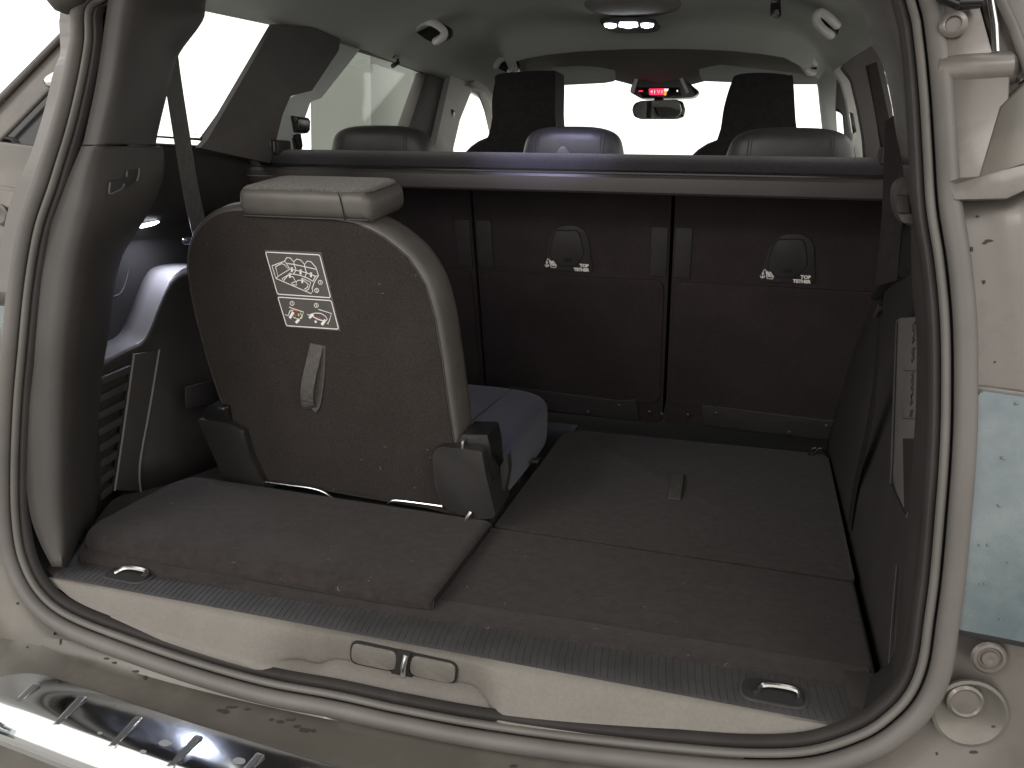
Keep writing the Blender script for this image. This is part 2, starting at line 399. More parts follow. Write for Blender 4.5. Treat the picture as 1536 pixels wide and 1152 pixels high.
# right-hand outside: tail lamp, bolts, hinge area
def ugp(px, off): return [UG(x, y, off) for x, y in px]
lamp = slab('tail_lamp', fillet(ugp([(1468, 586), (1600, 604), (1610, 985), (1434, 945), (1450, 820), (1462, 700)], -.004), .004), (0, .02, 0), LENS, CAR, .004, label='pale blue tail lamp wet with drops beside the right of the boot opening')
slab('lamp_gasket', ugp([(1466, 579), (1600, 597), (1600, 606), (1466, 588)], .0035), (0, .01, 0), PAINTL, lamp, .001)
slab('lamp_gasket', ugp([(1430, 943), (1600, 976), (1600, 984), (1430, 951)], -.0046), (0, .01, 0), HOLE, lamp, .001)
for (x, y, r) in [(1525, 605, 3.2), (1505, 688, 3), (1499, 760, 2), (1482, 818, 2.2), (1469, 818, 1.8), (1477, 876, 2), (1470, 877, 1.6), (1500, 930, 1.8), (1512, 845, 1.6)]:
    disc('water_drop', UG(x, y, -.0045), (0, -1, 0), [(r * .00055, 0), (r * .0005, .0005), (r * .0003, .0009), (.0001, .001)], LENS, lamp, 12)
rq = bpy.data.objects['rear_quarter_panel.001']
bo = disc('bolt', UG(1482, 985, .0), (0.1, -1, .1), [(.015, 0), (.016, .002), (.014, .0045), (.0115, .005), (.010, .003), (.008, .003), (.007, .006), (.003, .0065), (.0001, .005)], PAINTL, rq)
disc('plug_recess', UG(1453, 1068, .004), (0.1, -1, .1), [(.034, 0), (.034, .0035), (.031, .0045), (.027, .002), (.022, -.001), (.0001, -.002)], PAINT, rq, 28)
disc('rubber_plug', UG(1446, 1050, .000), (0.1, -1, .1), [(.0165, 0), (.0165, .004), (.014, .006), (.012, .0045), (.0001, .005)], PAINTL, rq, 24)
slab('upper_panel', ugp([(1405, -20), (1464, -12), (1492, 88), (1410, 92)], -.012), (0, .02, 0), PAINTL, rq, .002)
tube('pressed_ridge', [UG(1405, 112, .006), UG(1440, 110, .004), UG(1506, 106, .004), UG(1514, 112, .016)], .018, PAINTL, rq, 16)
slab('lower_panel', ugp([(1412, 118), (1516, 112), (1508, 268), (1420, 270)], -.008), (0, .02, 0), PAINTL, rq, .002)
slab('stain_wedge_panel', ugp([(1500, 160), (1600, 60), (1610, 255), (1505, 266), (1468, 268)], -.0095), (0, .02, 0), PAINT, rq, .002)  # stained wedge, its own panel in the dusty body paint
slab('light_channel', ugp([(1466, -12), (1600, -12), (1600, 70), (1530, 125), (1518, 105), (1494, 86)], -.004), (0, .02, 0), PAINTL, rq, .003)
tube('water_channel_edge', [UG(1496, -10, -.012), UG(1520, 40, -.012), UG(1545, 110, -.012)], .005, RUBBER, rq)
tube('water_channel_edge', [UG(1484, -10, -.010), UG(1492, 40, -.010), UG(1494, 80, -.010)], .004, METAL, rq)
slab('ledge', ugp([(1420, 268), (1508, 264), (1600, 220), (1600, 260), (1512, 300), (1430, 302)], -.016), (0, .03, 0), PAINTL, rq, .006)
disc('hinge_bolt', UG(1430, 38, -.016), (-.2, -1, .1), [(.0125, 0), (.0125, .004), (.010, .006), (.0075, .0065), (.0065, .003), (.0001, .003)], PAINTL, rq)
tube('hinge_arm', [UG(1412, -8, -.02), UG(1440, 4, -.03), UG(1466, 2, -.02)], .007, PLASTG, rq)
# left-hand outside
lq = bpy.data.objects['rear_quarter_panel']
slab('roof_gutter', ugp([(-60, 216), (125, 28), (122, 82), (-60, 266)], .05), (0, .03, 0), PAINTL, lq, .004)
tube('gutter_edge', [UG(-60, 210, .045), UG(125, 22, .045)], .005, RUBBER, lq)
tube('gutter_bead', [UG(-40, 250, .046), UG(118, 90, .046)], .0035, RUBBER, lq)
slab('dark_side_panel', ugp([(-10, 222), (118, 92), (100, 190), (80, 230)], .055), (0, .03, 0), PLASTG, lq, .003)
disc('hinge_stud', UG(90, 122, .05), (-.6, -1, -.2), [(.013, 0), (.013, .006), (.008, .016), (.004, .02), (.0001, .02)], METAL, lq)
slab('side_lamp_bezel', ugp([(-60, 205), (76, 222), (36, 330), (20, 300), (-60, 268)], .035), (0, .03, 0), PAINT, lq, .005)
slab('side_lamp_bezel', ugp([(-60, 270), (38, 285), (14, 430), (-60, 455)], .03), (0, .03, 0), PAINTL, lq, .006)
disc('rubber_plug', UG(3, 322, .026), (0, -1, 0), [(.014, 0), (.014, .004), (.011, .006), (.0001, .005)], PAINT, lq)
lampL = slab('tail_lamp', ugp([(-60, 455), (12, 458), (2, 560), (-2, 722), (-60, 722)], .01), (0, .02, 0), LENS, CAR, .004, label='sliver of pale blue tail lamp at the left edge')
# tailgate stop seen above the left pillar
disc('tailgate_buffer', UG(100, -6, -.02), (.35, .1, -1), [(.024, -.03), (.026, 0), (.022, .012), (.012, .02), (.0001, .021)], PLAST, lq)

# the raised tailgate overhead (above the picture, shades the opening)
rows = []
for i in range(9):
    t = i / 8; y = .36 - 1.0 * t; z = .97 + .42 * t - .25 * t * t
    rows.append([Vector((x, y, z + .06 * (1 - (x / .62) ** 2) ** .5 if abs(x) < .62 else z)) for x in np.linspace(-.62, .62, 17)])
sheet('tailgate', rows, PLAST, CAR, .05)

gr = slab('ground', [Vector(p) for p in ((-20, -20, -.78), (20, -20, -.78), (20, 20, -.78), (-20, 20, -.78))], (0, 0, -.05), M('workshop_floor', (.30, .29, .27), .7, var=[(2, .15)]), None, 0)
gr['kind'] = 'structure'
# ------------------------------------------------------------------ load sill trim
PF = ((0, 1, -.5), 0.0)     # face plane y = z/2
low = [(70, 874), (90, 884), (108, 898), (140, 914), (200, 936), (300, 967), (420, 1003), (458, 1013), (492, 1007), (560, 1021), (640, 1037), (700, 1049), (745, 1077), (800, 1087), (900, 1097), (1000, 1108), (1100, 1116), (1200, 1120), (1275, 1118), (1300, 1112)]
lowP = catmull([U(x, y, PF) for x, y in low], 6)
def crest(x): return Vector((x, 0, 0))
def sst(t): t = max(0, min(1, t)); return t * t * (3 - 2 * t)
RD = .028
rows = []
for p in lowP:
    top = crest(p.x); r = []
    rec = sst((p.x + .178) / .05) * sst((.137 - p.x) / .05)
    for k in range(11):
        t = k / 10; q = top.lerp(p, t)
        h = .004 * (1 - t) ** 6
        q += Vector((0, RD * rec * t, -.002 * rec * t))
        q += Vector((0, h, -h * .6)) * (1 if k else 0)
        r.append(q)
    q = r[-1] + Vector((0, .006, -.004)); r.append(q)
    rows.append(r)
shelf = [[r[-2], r[-2].lerp(Vector((r[-2].x, -.026, -.066)), .3) + Vector((0, -.003, .002)), r[-2].lerp(Vector((r[-2].x, -.026, -.066)), .7) + Vector((0, -.003, .002)), Vector((r[-2].x, -.026, -.067)), Vector((r[-2].x, -.02, -.09))] for r in rows if abs(r[-2].x) < .40]
sillo = sheet('sill_trim', rows, SILLM, CAR, None, label='pale grained plastic trim along the load sill', ang=60)
sheet('sill_shelf', shelf, SILLM, sillo, None, ang=80)
# ribbed top strip
bm = bmesh.new(); x = -.500
rows = []
near = lambda x: .0035; far = lambda x: .062
while x < .505:
    for dx, h in ((0, -.0002), (.0008, .0004), (.0068, .0004), (.0076, -.0002)):
        X = x + dx; rows.append([Vector((X, .0005, -.0012 + h * .5)), Vector((X, .005, .0006 + h)), Vector((X - .004, .03, .0006 + h)), Vector((X - .008, .075, .0006 + h)), Vector((X - .008, .085, -.004))])
    x += .0080
grid_bm(bm, rows); finish('sill_tread_strip', bm, RIBM, sillo, ang=25)
slab('sill_end_trim', [Vector((.490, .0, -.001)), Vector((.56, .01, .002)), Vector((.56, .10, .006)), Vector((.492, .10, .004))], (0, 0, -.02), PLAST, sillo, .003)
slab('sill_end_trim', [Vector((-.494, .0, -.001)), Vector((-.56, .03, .002)), Vector((-.56, .12, .004)), Vector((-.496, .10, .003))], (0, 0, -.02), PLAST, sillo, .003)
# latch cover plate with its slot and striker
zl = U(600, 1029, PF).z; KL = (.5 * zl + RD) / (zl - .002)
def LP(px, py, off=0.0):
    p = U(px, py, ((0, 1, -KL), -.0016)); n = Vector((0, -1, KL)).normalized(); return p + n * off
def lpoly(px, off, r): return fillet([LP(x, y, off) for x, y in px], r, 5)
nF = Vector((0, -1, KL)).normalized()
out = [(527, 961), (686, 994), (684, 1027), (526, 994)]
def grow(poly, d):
    c = (sum(p[0] for p in poly) / len(poly), sum(p[1] for p in poly) / len(poly))
    return [(p[0] + math.copysign(d, p[0] - c[0]), p[1] + math.copysign(d, p[1] - c[1])) for p in poly]
slab('latch_seam', lpoly(grow(out, 1.0), .0004, .012), nF * -.003, HOLE, sillo, .0005)
slab('latch_cover', lpoly([(529, 963.5), (596, 977.5), (594, 1005.5), (528, 991.5)], .0022, .009), nF * -.003, SILLM, sillo, .0012)
slab('latch_cover', lpoly([(618, 982), (684, 996), (682, 1024.5), (615, 1010)], .0022, .009), nF * -.003, SILLM, sillo, .0012)
slab('latch_slot', [LP(x, y, .0028) for x, y in [(597, 974), (617, 978), (614, 1005), (622, 1017), (586, 1009), (594, 1001)]], nF * -.004, HOLE, sillo, .0005)
tube('striker', [LP(611, 979, .003), LP(609, 992, .007), LP(607, 1010, .004)], .0034, METAL, sillo, 10)

# ------------------------------------------------------------------ cargo floor pan under the carpet, side walls (hidden shell that keeps the light out)
slab('floor_pan', [Vector(p) for p in ((-.72, .07, -.035), (.72, .07, -.035), (.72, 2.7, -.035), (-.72, 2.7, -.035))], (0, 0, -.03), HOLE, CAR, 0)
for sx in (-1, 1):
    slab('body_side', [Vector((sx * .735, y, z)) for y, z in ((.10, -.04), (2.75, -.04), (2.75, .53), (.45, .555), (.12, .5))], (sx * .02, 0, 0), PAINT, CAR, 0)
slab('dashboard', [Vector(p) for p in ((-.74, 2.62, -.04), (.74, 2.62, -.04), (.74, 2.62, .52), (-.74, 2.62, .52))], (0, .05, 0), TRIMD, CAR, .01)

# ------------------------------------------------------------------ pillar and side trim, left
def ptrim(name, rows_px, offs, mat, parent, thick=.004, sub=4, tail=None, **k):
    """trim lofted across: each row lists picture columns (py, x0, x1, ...), offs are depths behind the opening plane"""
    cols = []
    for c in range(len(offs)):
        cols.append(catmull([UG(r[c + 1], r[0], offs[c]) for r in rows_px], sub))
    rows = []
    for i in range(len(cols[0])):
        r = [c[i] for c in cols]
        if tail: r = r + [r[-1] + Vector(t) for t in tail]
        rr = catmull(r, 4); rows.append(rr)
    return sheet(name, rows, mat, parent, thick, ang=85, **k)
ptrim('pillar_trim', [(-60, 170, 218, 318), (0, 162, 206, 304), (30, 158, 201, 299), (80, 151, 193, 265), (130, 143, 184, 250), (205, 127, 166, 232), (217, 123, 161, 232)],
      (.008, .02, .15), PLAST, CAR, tail=[(-.05, .05, 0), (-.10, .04, 0)], label='left rear pillar trim in dark grained plastic')
lowL = ptrim('rear_post_trim', [(219, 122, 160, 234), (225, 120, 156, 240), (260, 105, 147, 240), (300, 90, 140, 228), (340, 75, 130, 206), (385, 58, 119, 180), (440, 46, 110, 167), (510, 38, 101, 158),
      (560, 36, 98, 150), (640, 34, 95, 143), (700, 36, 95, 140), (770, 45, 96, 141), (810, 58, 100, 128), (850, 78, 98, 112)],
      (.008, .02, .15), PLAST, CAR, tail=[(-.03, .03, 0), (-.08, .03, 0)], label='left rear post trim with a moulded bag hook')
# side wall above the lamp, the pocket under it
XW = -.635
def wy(y, z, x=XW): return Vector((x, y, z))
rows = []
for i in range(25):
    y = .16 + .80 * i / 24
    rows.append([Vector((-.74, y, .560)), Vector((-.66, y, .562)), Vector((-.645, y, .560)), Vector((-.638, y, .552)), Vector((XW, y, .53)), Vector((XW + .004, y, .49)), Vector((XW, y, .452)), Vector((XW - .006, y, .444)), Vector((-.662, y, .432)), Vector((-.668, y, .42)), Vector((-.672, y, .25)), Vector((-.672, y, -.03))])
swall = sheet('side_trim', rows, PLASTD, CAR, .004, label='left side trim below the quarter window')
led = slab('window_ledge', [Vector(p) for p in ((-.735, .22, .5645), (-.641, .22, .5645), (-.641, .96, .5645), (-.735, .96, .5645))], (0, 0, .002), TRIML, CAR, .0015, label='pale ledge under the left quarter window')
rbox('vent_flap', U(370, 227, ('z', .572)), (.05, .06, .012), .005, TRIMD, led)
pslab('pocket_door', [(192, 345), (200, 348), (197, 380), (190, 412), (184, 432), (178, 440), (166, 445), (150, 447), (160, 380)], ('x', -.669), (-.004, 0, 0), PLAST, swall, .0008)
tube('pocket_seam', catmull([U(x, y, ('x', -.6665)) for x, y in [(200, 350), (197, 380), (191, 412), (186, 430), (180, 440), (172, 444), (160, 446)]], 5), .0011, METAL, swall, 6)
# ledge over the wheel arch
le = [(140, 521), (158, 513), (172, 506), (182, 495), (192, 472), (203, 443), (213, 420), (223, 405), (237, 398), (262, 395), (300, 395)]
re = [(130, 551), (155, 539), (187, 523), (210, 512), (223, 493), (237, 458), (248, 432), (258, 415), (270, 405), (284, 400), (320, 398)]
A = catmull([U(x, y, ('x', -.668)) for x, y in le], 5); Bc = catmull([U(x, y, ('x', -.603)) for x, y in re], 5)
Bt = catmull([U(x, y, ('x', -.600)) - Vector((0, 0, .004)) for x, y in re], 5)
rows = [[a, a.lerp(b, .5), a.lerp(b, .93), b, c] for a, b, c in zip(A, Bc, Bt)]
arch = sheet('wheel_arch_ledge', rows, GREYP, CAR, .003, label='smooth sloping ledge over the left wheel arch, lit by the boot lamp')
# wall below the ledge
bt = [(128, 800), (146, 776), (172, 745), (190, 742), (208, 738), (235, 732), (262, 724), (290, 714), (330, 700), (370, 690), (400, 682)]
Bb = []
for (x, y) in bt: Bb.append(U(x, y, ('z', -.002)))
Bb = catmull(Bb, 5)
rows = []
for a, b in zip(Bt, Bb):
    rows.append([a.lerp(b, t) for t in (0, .04, .2, .4, .6, .8, 1)])
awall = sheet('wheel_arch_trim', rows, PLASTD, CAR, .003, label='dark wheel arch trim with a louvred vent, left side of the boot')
def AW(px, py, d=0.0): return U(px, py, ('x', -.588 + d))
slab('arch_column', [AW(x, y, -.004) for x, y in [(201, 531), (239, 524), (224, 615), (212, 676), (210, 700), (211, 738), (172, 736)]], (-.01, 0, 0), PLAST, awall, .004)
for (pl_) in ([(201, 531), (186, 640), (172, 736)], [(239, 524), (224, 615), (212, 680), (209, 712), (211, 738)]):
    tube('column_edge_highlight', catmull([AW(x, y, -.002) for x, y in pl_], 5), .0018, GREYP, awall, 8)  # pale tubes paint the highlights along both column edges
for k in range(8):
    y0 = 548 + k * 25.5; t = k / 8
    xr = 197 - 30 * t; xl = 140 - 3 * t
    slab('louvre', [AW(xl, y0 + 24, -.001), AW(xr, y0, -.001), AW(xr - 2, y0 + 12, -.001), AW(xl, y0 + 36, -.001)], (-.012, 0, 0), PLAST, awall, .0015)
slab('service_flap', [AW(x, y, .05) for x, y in [(279, 581), (335, 566), (345, 600), (280, 612)]], (-.003, 0, 0), PLASTD, awall, .001)

# boot lamp in the overhang of the side trim
lp = thing('boot_lamp', 'lit narrow boot lamp in the left side trim', 'lamp', U(224, 336, ('x', -.642)))
slab('lamp_lens', fillet([U(x, y, ('x', -.640)) for x, y in [(207, 341.5), (216, 336), (238, 331.5), (240, 333), (231, 338), (214, 342)]], .002, 2), (-.004, 0, 0), LED, lp, .0006)
ll = bpy.data.lights.new('boot_lamp_light', 'AREA'); ll.energy = .42; ll.color = (.72, .78, 1.0); ll.shape = 'RECTANGLE'; ll.size = .05; ll.size_y = .012
lo = bpy.data.objects.new('boot_lamp_light', ll); COL.objects.link(lo); lo.location = U(224, 340, ('x', -.630)) + Vector((.004, 0, -.006))
lo.rotation_euler = Vector((.45, -.02, -1)).to_track_quat('-Z', 'Y').to_euler()

# ------------------------------------------------------------------ right side
ptrim('pillar_trim', [(-60, 1362, 1305, 1270), (0, 1370, 1322, 1284), (37, 1376, 1331, 1301), (60, 1380, 1338, 1302), (97, 1385, 1346, 1324), (153, 1390, 1355, 1337), (200, 1394, 1362, 1344), (244, 1397, 1368, 1354)],
      (.008, .035, .12), PLAST, CAR, tail=[(.03, .05, 0), (.09, .04, 0)], label='right rear pillar trim catching the light')
lowR = ptrim('rear_post_trim', [(247, 1397, 1370, 1354), (270, 1400, 1374, 1356), (300, 1403, 1378, 1360), (340, 1407, 1384, 1366), (430, 1414, 1390, 1368), (490, 1418, 1394, 1374), (560, 1421, 1396, 1375), (660, 1420, 1394, 1371), (773, 1414, 1386, 1361),
      (850, 1405, 1378, 1354), (943, 1396, 1366, 1346), (1010, 1382, 1352, 1336), (1050, 1365, 1342, 1331), (1085, 1335, 1325, 1318)],
      (.008, .03, .11), PLASTD, CAR, tail=[(.03, .03, 0), (.08, .03, 0)], label='right rear post trim with a moulded grip')
slab('grip', fillet([UG(x, y, .075) for x, y in [(1343, 276), (1358, 264), (1372, 268), (1374, 342), (1352, 334), (1345, 318), (1341, 300)]], .005, 3), (0, .03, 0), PLAST, lowR, .004)
slab('grip_pocket', fillet([UG(x, y, .072) for x, y in [(1344, 292), (1362, 292), (1366, 320), (1346, 318)]], .003, 3), (0, .006, 0), PLASTD, lowR, .001)
slab('grip_lip', fillet([UG(x, y, .070) for x, y in [(1347, 321), (1368, 320), (1371, 337), (1352, 333)]], .002, 3), (0, .006, 0), PLAST, lowR, .0015)
rows = []
for i in range(30):
    y = .10 + .86 * i / 29
    b = .012 * math.exp(-((y - .55) / .2) ** 2)
    rows.append([Vector((.537, y, -.03)), Vector((.538, y, .0)), Vector((.548 - b, y, .09)), Vector((.560 - b, y, .2)), Vector((.585, y, .34)), Vector((.61, y, .46)), Vector((.635, y, .54)), Vector((.645, y, .562)), Vector((.70, y, .566)), Vector((.74, y, .566))])
rwall = sheet('side_trim', rows, PLASTD, CAR, .004, label='right side trim of the boot beside the carpeted floor')
tube('side_trim_seam', [U(1345, 848, ('x', .546)), U(1337, 940, ('x', .540)), U(1333, 1008, ('x', .535))], .0009, PLAST, rwall, 6)
COVM = M('storage_cover_plastic', (.10, .092, .088), .55, var=[(15, .1)])
pc = pslab('storage_cover', [(1343, 482), (1349, 477), (1400, 474), (1400, 700), (1362, 778), (1355, 772), (1334, 726), (1339, 600)], ('x', .553), (.004, 0, 0), COVM, CAR, .0015, r=.004, label='pale storage cover with embossed load marking in the right side of the boot')
tube('cover_seam', [U(x, y, ('x', .551)) for x, y in [(1345, 484), (1341, 600), (1338, 690), (1336, 726), (1357, 772)]], .0014, PLASTD, pc, 6)
pslab('ribbed_pad', [(1354, 658), (1390, 657), (1390, 745), (1356, 770)], ('x', .5515), (.002, 0, 0), PLASTD, pc, .0005)
bm = bmesh.new()
box = [U(x, y, ('x', .5522)) for x, y in [(1355, 556), (1380, 556), (1379, 628), (1354, 628)]]
stroke_bm(bm, box, .0012, (-1, 0, 0), True)
finish('marking_frame', bm, PLAST, pc)
bm = bmesh.new(); a = U(1369, 624, ('x', .5525)); b = U(1371, 558, ('x', .5525))
u = (b - a).normalized(); n = Vector((-1, 0, 0)); v = n.cross(u)
text_bm(bm, '8 MAX  50 KG', a, u, v, .020, n); finish('load_marking', bm, PLAST, pc)

# ------------------------------------------------------------------ roof, headliner, pillars, windows
def ylip(x):
    a = abs(x); return 1.58 + .16 * (a / .388) ** 2 + 9.0 * max(0, a - .39) ** 1.5
XS = [-.66, -.64, -.6, -.56, -.52, -.48, -.44, -.39, -.33, -.26, -.18, -.1, 0, .1, .18, .26, .33, .39, .44, .48, .52, .56, .6, .64, .66]
def drop(x): return .085 * (abs(x) / .62) ** 5
rows = []
for t in np.linspace(0, 1, 40):
    r = []
    for x in XS:
        L = min(ylip(x), 2.3); y = .30 + (L - .30) * t
        zc = float(np.interp(y, [.3, .6, 1.0, 1.3, 1.6], [.895, .925, .945, .945, .935]))
        d = L - y; zc -= .055 * math.exp(-(d / .055) ** 2) + (.02 * math.exp(-((d - .02) / .25) ** 2))
        zc -= .022 * math.exp(-((x / .15) ** 4) - ((y - 1.36) / .12) ** 2)
        zc += .012 * math.exp(-((abs(x) - .33) / .10) ** 2 - ((d - .16) / .06) ** 2)
        r.append(Vector((x, y, zc - drop(x))))
    rows.append(r)
for dy, zz in ((.010, .886), (.03, .93), (.12, .945)):
    rows.append([Vector((x, min(ylip(x), 2.3) + dy, zz - drop(x) * (1 if dy < .02 else .9))) for x in XS])
hl = sheet('headliner', rows, HEADL, CAR, .006, label='grey fabric headliner over the rear rows', ang=70)
rows = []
for x in [q for q in XS if abs(q) < .5]:
    r = []
    for y, z in ((1.66, .96), (1.80, .93), (1.95, .905), (2.08, .888), (2.18, .874), (2.26, .866), (2.30, .87)):
        bul = .05 * math.exp(-(x / .15) ** 2) * sst((y - 1.9) / .25)
        r.append(Vector((x, y, z - .35 * drop(x) - bul)))
    rows.append(r)
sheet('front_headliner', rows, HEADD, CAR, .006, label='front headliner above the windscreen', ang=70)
slab('roof', [Vector(p) for p in ((-.70, .32, .985), (.70, .32, .985), (.70, 2.45, .985), (-.70, 2.45, .985))], (0, 0, .02), PAINT, CAR, .004)
for sx in (-1, 1):
    slab('roof_rail', [Vector((sx * .685, y, z)) for y, z in ((.3, .80), (1.0, .835), (1.9, .838), (2.6, .78), (2.6, .9), (2.45, .98), (.3, .98))], (sx * .03, 0, 0), PAINT, CAR, .003)
pslab('outer_pillar', [(-60, 225), (122, 38), (170, 20), (235, 60), (232, 215), (-60, 330)], ('x', -.72), (-.02, 0, 0), PAINT, CAR, .003)
slab('outer_pillar', [Vector((.70, y, z)) for y, z in ((.02, .50), (.40, .56), (.52, .83), (.55, .98), (.28, .98))], (.02, 0, 0), PAINT, CAR, .003)
PC = ((1, 0, .16), -.60 + .16 * .7 - .02)   # leaning side plane, left
def lside(name, px, mat, d=0.0, dep=.03, r=0, bev=.004, label=None, parent=CAR):
    pts = [U(x, y, (PC[0], PC[1] + d)) for x, y in px]
    if r: pts = fillet(pts, r)
    return slab(name, pts, (-dep, 0, 0), mat, parent, bev, label=label)
lside('pillar_trim', [(412, 36), (470, 40), (511, 58), (508, 76), (468, 136), (436, 144), (424, 172), (406, 245), (300, 222), (310, 212)], TRIMD, 0, .012, .006, .005, 'dark trim of the left pillar between quarter window and rear door')
lside('door_frame', [(500, 48), (552, 62), (540, 74), (482, 147), (466, 153), (447, 206), (440, 240), (405, 240), (428, 150), (470, 130)], HEADL, -.02, .03, .003, .004, 'grey frame of the left rear door window')
lside('window_rail', [(535, 60), (600, 72), (690, 106), (685, 122), (640, 108), (600, 93), (545, 76)], TRIMD, -.015, .03, 0, .004, 'dark upper rail of the left rear door window')
slab('window_slit', [U(x, y, (PC[0], PC[1] - .012)) for x, y in [(599, 81), (644, 95), (643, 97.5), (598, 83.5)]], (-.002, 0, 0), HANDLE, CAR, 0)
tube('sunblind_hook', [U(x, y, (PC[0], PC[1] - .004)) for x, y in [(590, 84), (597, 86), (597, 94), (589, 99)]], .006, PLASTG, CAR, 8)
lside('pillar_trim', [(641, 109), (680, 102), (664, 180), (652, 240), (605, 240), (613, 195)], TRIMD, -.02, .04, 0, .005, 'dark left middle pillar between the side doors')
lside('pillar_trim', [(678, 104), (716, 118), (706, 140), (690, 180), (676, 240), (648, 240), (662, 178)], TRIML, .0, .05, .004, .008, 'pale trim of the left middle pillar with a belt anchor')
lside('pillar_trim', [(716, 117), (745, 128), (760, 200), (745, 200), (738, 165), (728, 138), (706, 128)], TRIML, .02, .03, 0, .004, 'pale curved edge of the left front door opening')
PR = ((1, 0, -.10), .56 - .10 * .7)          # leaning side plane, right
def rside(name, px, mat, d=0.0, dep=.03, r=0, bev=.004, label=None, parent=CAR):
    pts = [U(x, y, (PR[0], PR[1] + d)) for x, y in px]
    if r: pts = fillet(pts, r)
    return slab(name, pts, (dep, 0, 0), mat, parent, bev, label=label)
def yslab(name, px, y, dep, mat, parent, r=0, bev=.003, **k):
    pts = [U(a, b, ('y', y)) for a, b in px]
    if r: pts = fillet(pts, r)
    return slab(name, pts, (0, dep, 0), mat, parent, bev, **k)
yslab('pillar_trim', [(1222, 104), (1262, 108), (1256, 130), (1254, 160), (1256, 205), (1236, 205), (1231, 160), (1228, 130)], 2.22, .05, HEADL, CAR, .01, .008, label='grey right windscreen pillar trim')
yslab('door_frame', [(1256, 118), (1276, 130), (1282, 240), (1270, 240), (1268, 170), (1254, 165)], 2.0, .04, TRIMD, CAR, 0, .005, label='dark right front door frame')
yslab('pillar_trim', [(1250, 106), (1262, 98), (1276, 118), (1288, 165), (1294, 205), (1302, 245), (1286, 245), (1276, 190), (1270, 150), (1262, 122)], 1.75, .05, TRIML, CAR, .006, .008, label='pale trim of the right middle pillar')
yslab('door_trim', [(1262, 98), (1285, 82), (1312, 66), (1325, 100), (1338, 160), (1350, 260), (1300, 260), (1296, 205), (1288, 160), (1278, 118)], 1.2, .05, TRIMD, CAR, .006, .006, label='dark right rear door and pillar trim')
yslab('blind_fabric', [(1299, 98), (1316, 92), (1340, 200), (1336, 250), (1326, 250), (1312, 160)], 1.05, .015, CARPET2, CAR, 0, .004, label='drawn dark side blind on the right')
yslab('pillar_trim', [(1290, -10), (1300, 36), (1282, 60), (1240, 74), (1226, 40), (1236, -10)], 1.30, .05, HEADL, CAR, .01, .01) if False else None
# glass panes
for sx, nm in ((-1, 'left'), (1, 'right')):
    for y0, y1, z0, z1, w in ((.47, .97, .568, .85, 'quarter window'), (.97, 1.88, .50, .86, 'rear door window'), (1.93, 2.7, .50, .86, 'front door window')):
        p = slab('window_pane', [Vector((sx * .715, y0, z0)), Vector((sx * .715, y1, z0)), Vector((sx * .69, y1, z1)), Vector((sx * .69, y0, z1))], (sx * .004, 0, 0), GLASS, CAR, 0, label=f'{nm} {w} pane')
        if sx < 0 and w[0] == 'q': QP = p
slab('windscreen', [Vector((-.70, 2.72, .50)), Vector((.70, 2.72, .50)), Vector((.62, 2.30, .85)), Vector((-.62, 2.30, .85))], (0, .004, .003), GLASS, CAR, 0)
bm = bmesh.new()
for k, (x0, x1, y) in enumerate([(288, 296, 194.5), (284, 298, 198), (289, 297, 201.5), (302, 304, 197), (301.5, 304, 201), (300, 303, 205)]):
    stroke_bm(bm, [U(x0, y, ('x', -.712)), U(x1, y + .5, ('x', -.712))], .0012, (1, 0, 0))
finish('etched_mark', bm, TRIML, QP)
lside('window_rubber', [(421, 41), (424, 43), (313, 214), (309, 212), (303, 211), (232, 206), (232, 203), (304, 208)], PLASTG, -.05, .006, 0, .001, 'black rubber edge of the left quarter window')

# ================================================================== boot floor
fl = [Vector(p) for p in ((-.500, .064, 0), (-.40, .062, 0), (.0, .070, 0), (.528, .078, 0), (.528, .3275, 0), (-.02, .3345, 0), (-.42, .312, 0), (-.43, .43, 0), (-.56, .45, 0), (-.612, .285, 0), (-.612, .16, 0), (-.525, .12, 0))]
bf = slab('boot_floor_panel', fillet(fl, .008, 3), (0, 0, -.018), CARPET, None, .006, 3, label='dark carpeted floor panel behind the load sill, running under the folded flap', cat='floor panel')
# folded seat on the right: its carpeted back lies level with the floor
fs = thing('folded_seat', 'third-row seat folded flat into the right of the boot, carpeted back up', 'car seat', (.27, .6, -.02))
slab('carpeted_back', fillet([Vector(p) for p in ((.008, .3365, .001), (.528, .3295, .001), (.532, .872, .001), (.04, .858, .001), (.006, .835, .001))], [.006, .006, .02, .03, .03], 5), (0, 0, -.05), CARPET, fs, .008, 3)
sp = [U(1017, 711, ('z', .004)), U(1014, 730, ('z', .007)), U(1011, 748, ('z', .003))]
ps = strap('pull_strap', sp, .0205, .002, STRAP, fs, up=(0, 0, 1))
for (x, y) in [(1226, 677)]:
    h = thing('lashing_hook', 'small chrome lashing hook at the far right floor corner', 'hook', U(x, y, ('z', .0)))
    for q in (-1, 1):
        tube('hook_ring', catmull([U(x - 9 + q * 4, y + 5, ('z', .004)), U(x - 4 + q * 4, y - 3, ('z', .012)), U(x + 3 + q * 4, y - 4, ('z', .014)), U(x + 8 + q * 4, y + 2, ('z', .004))], 4), .0018, METAL, h, 8)

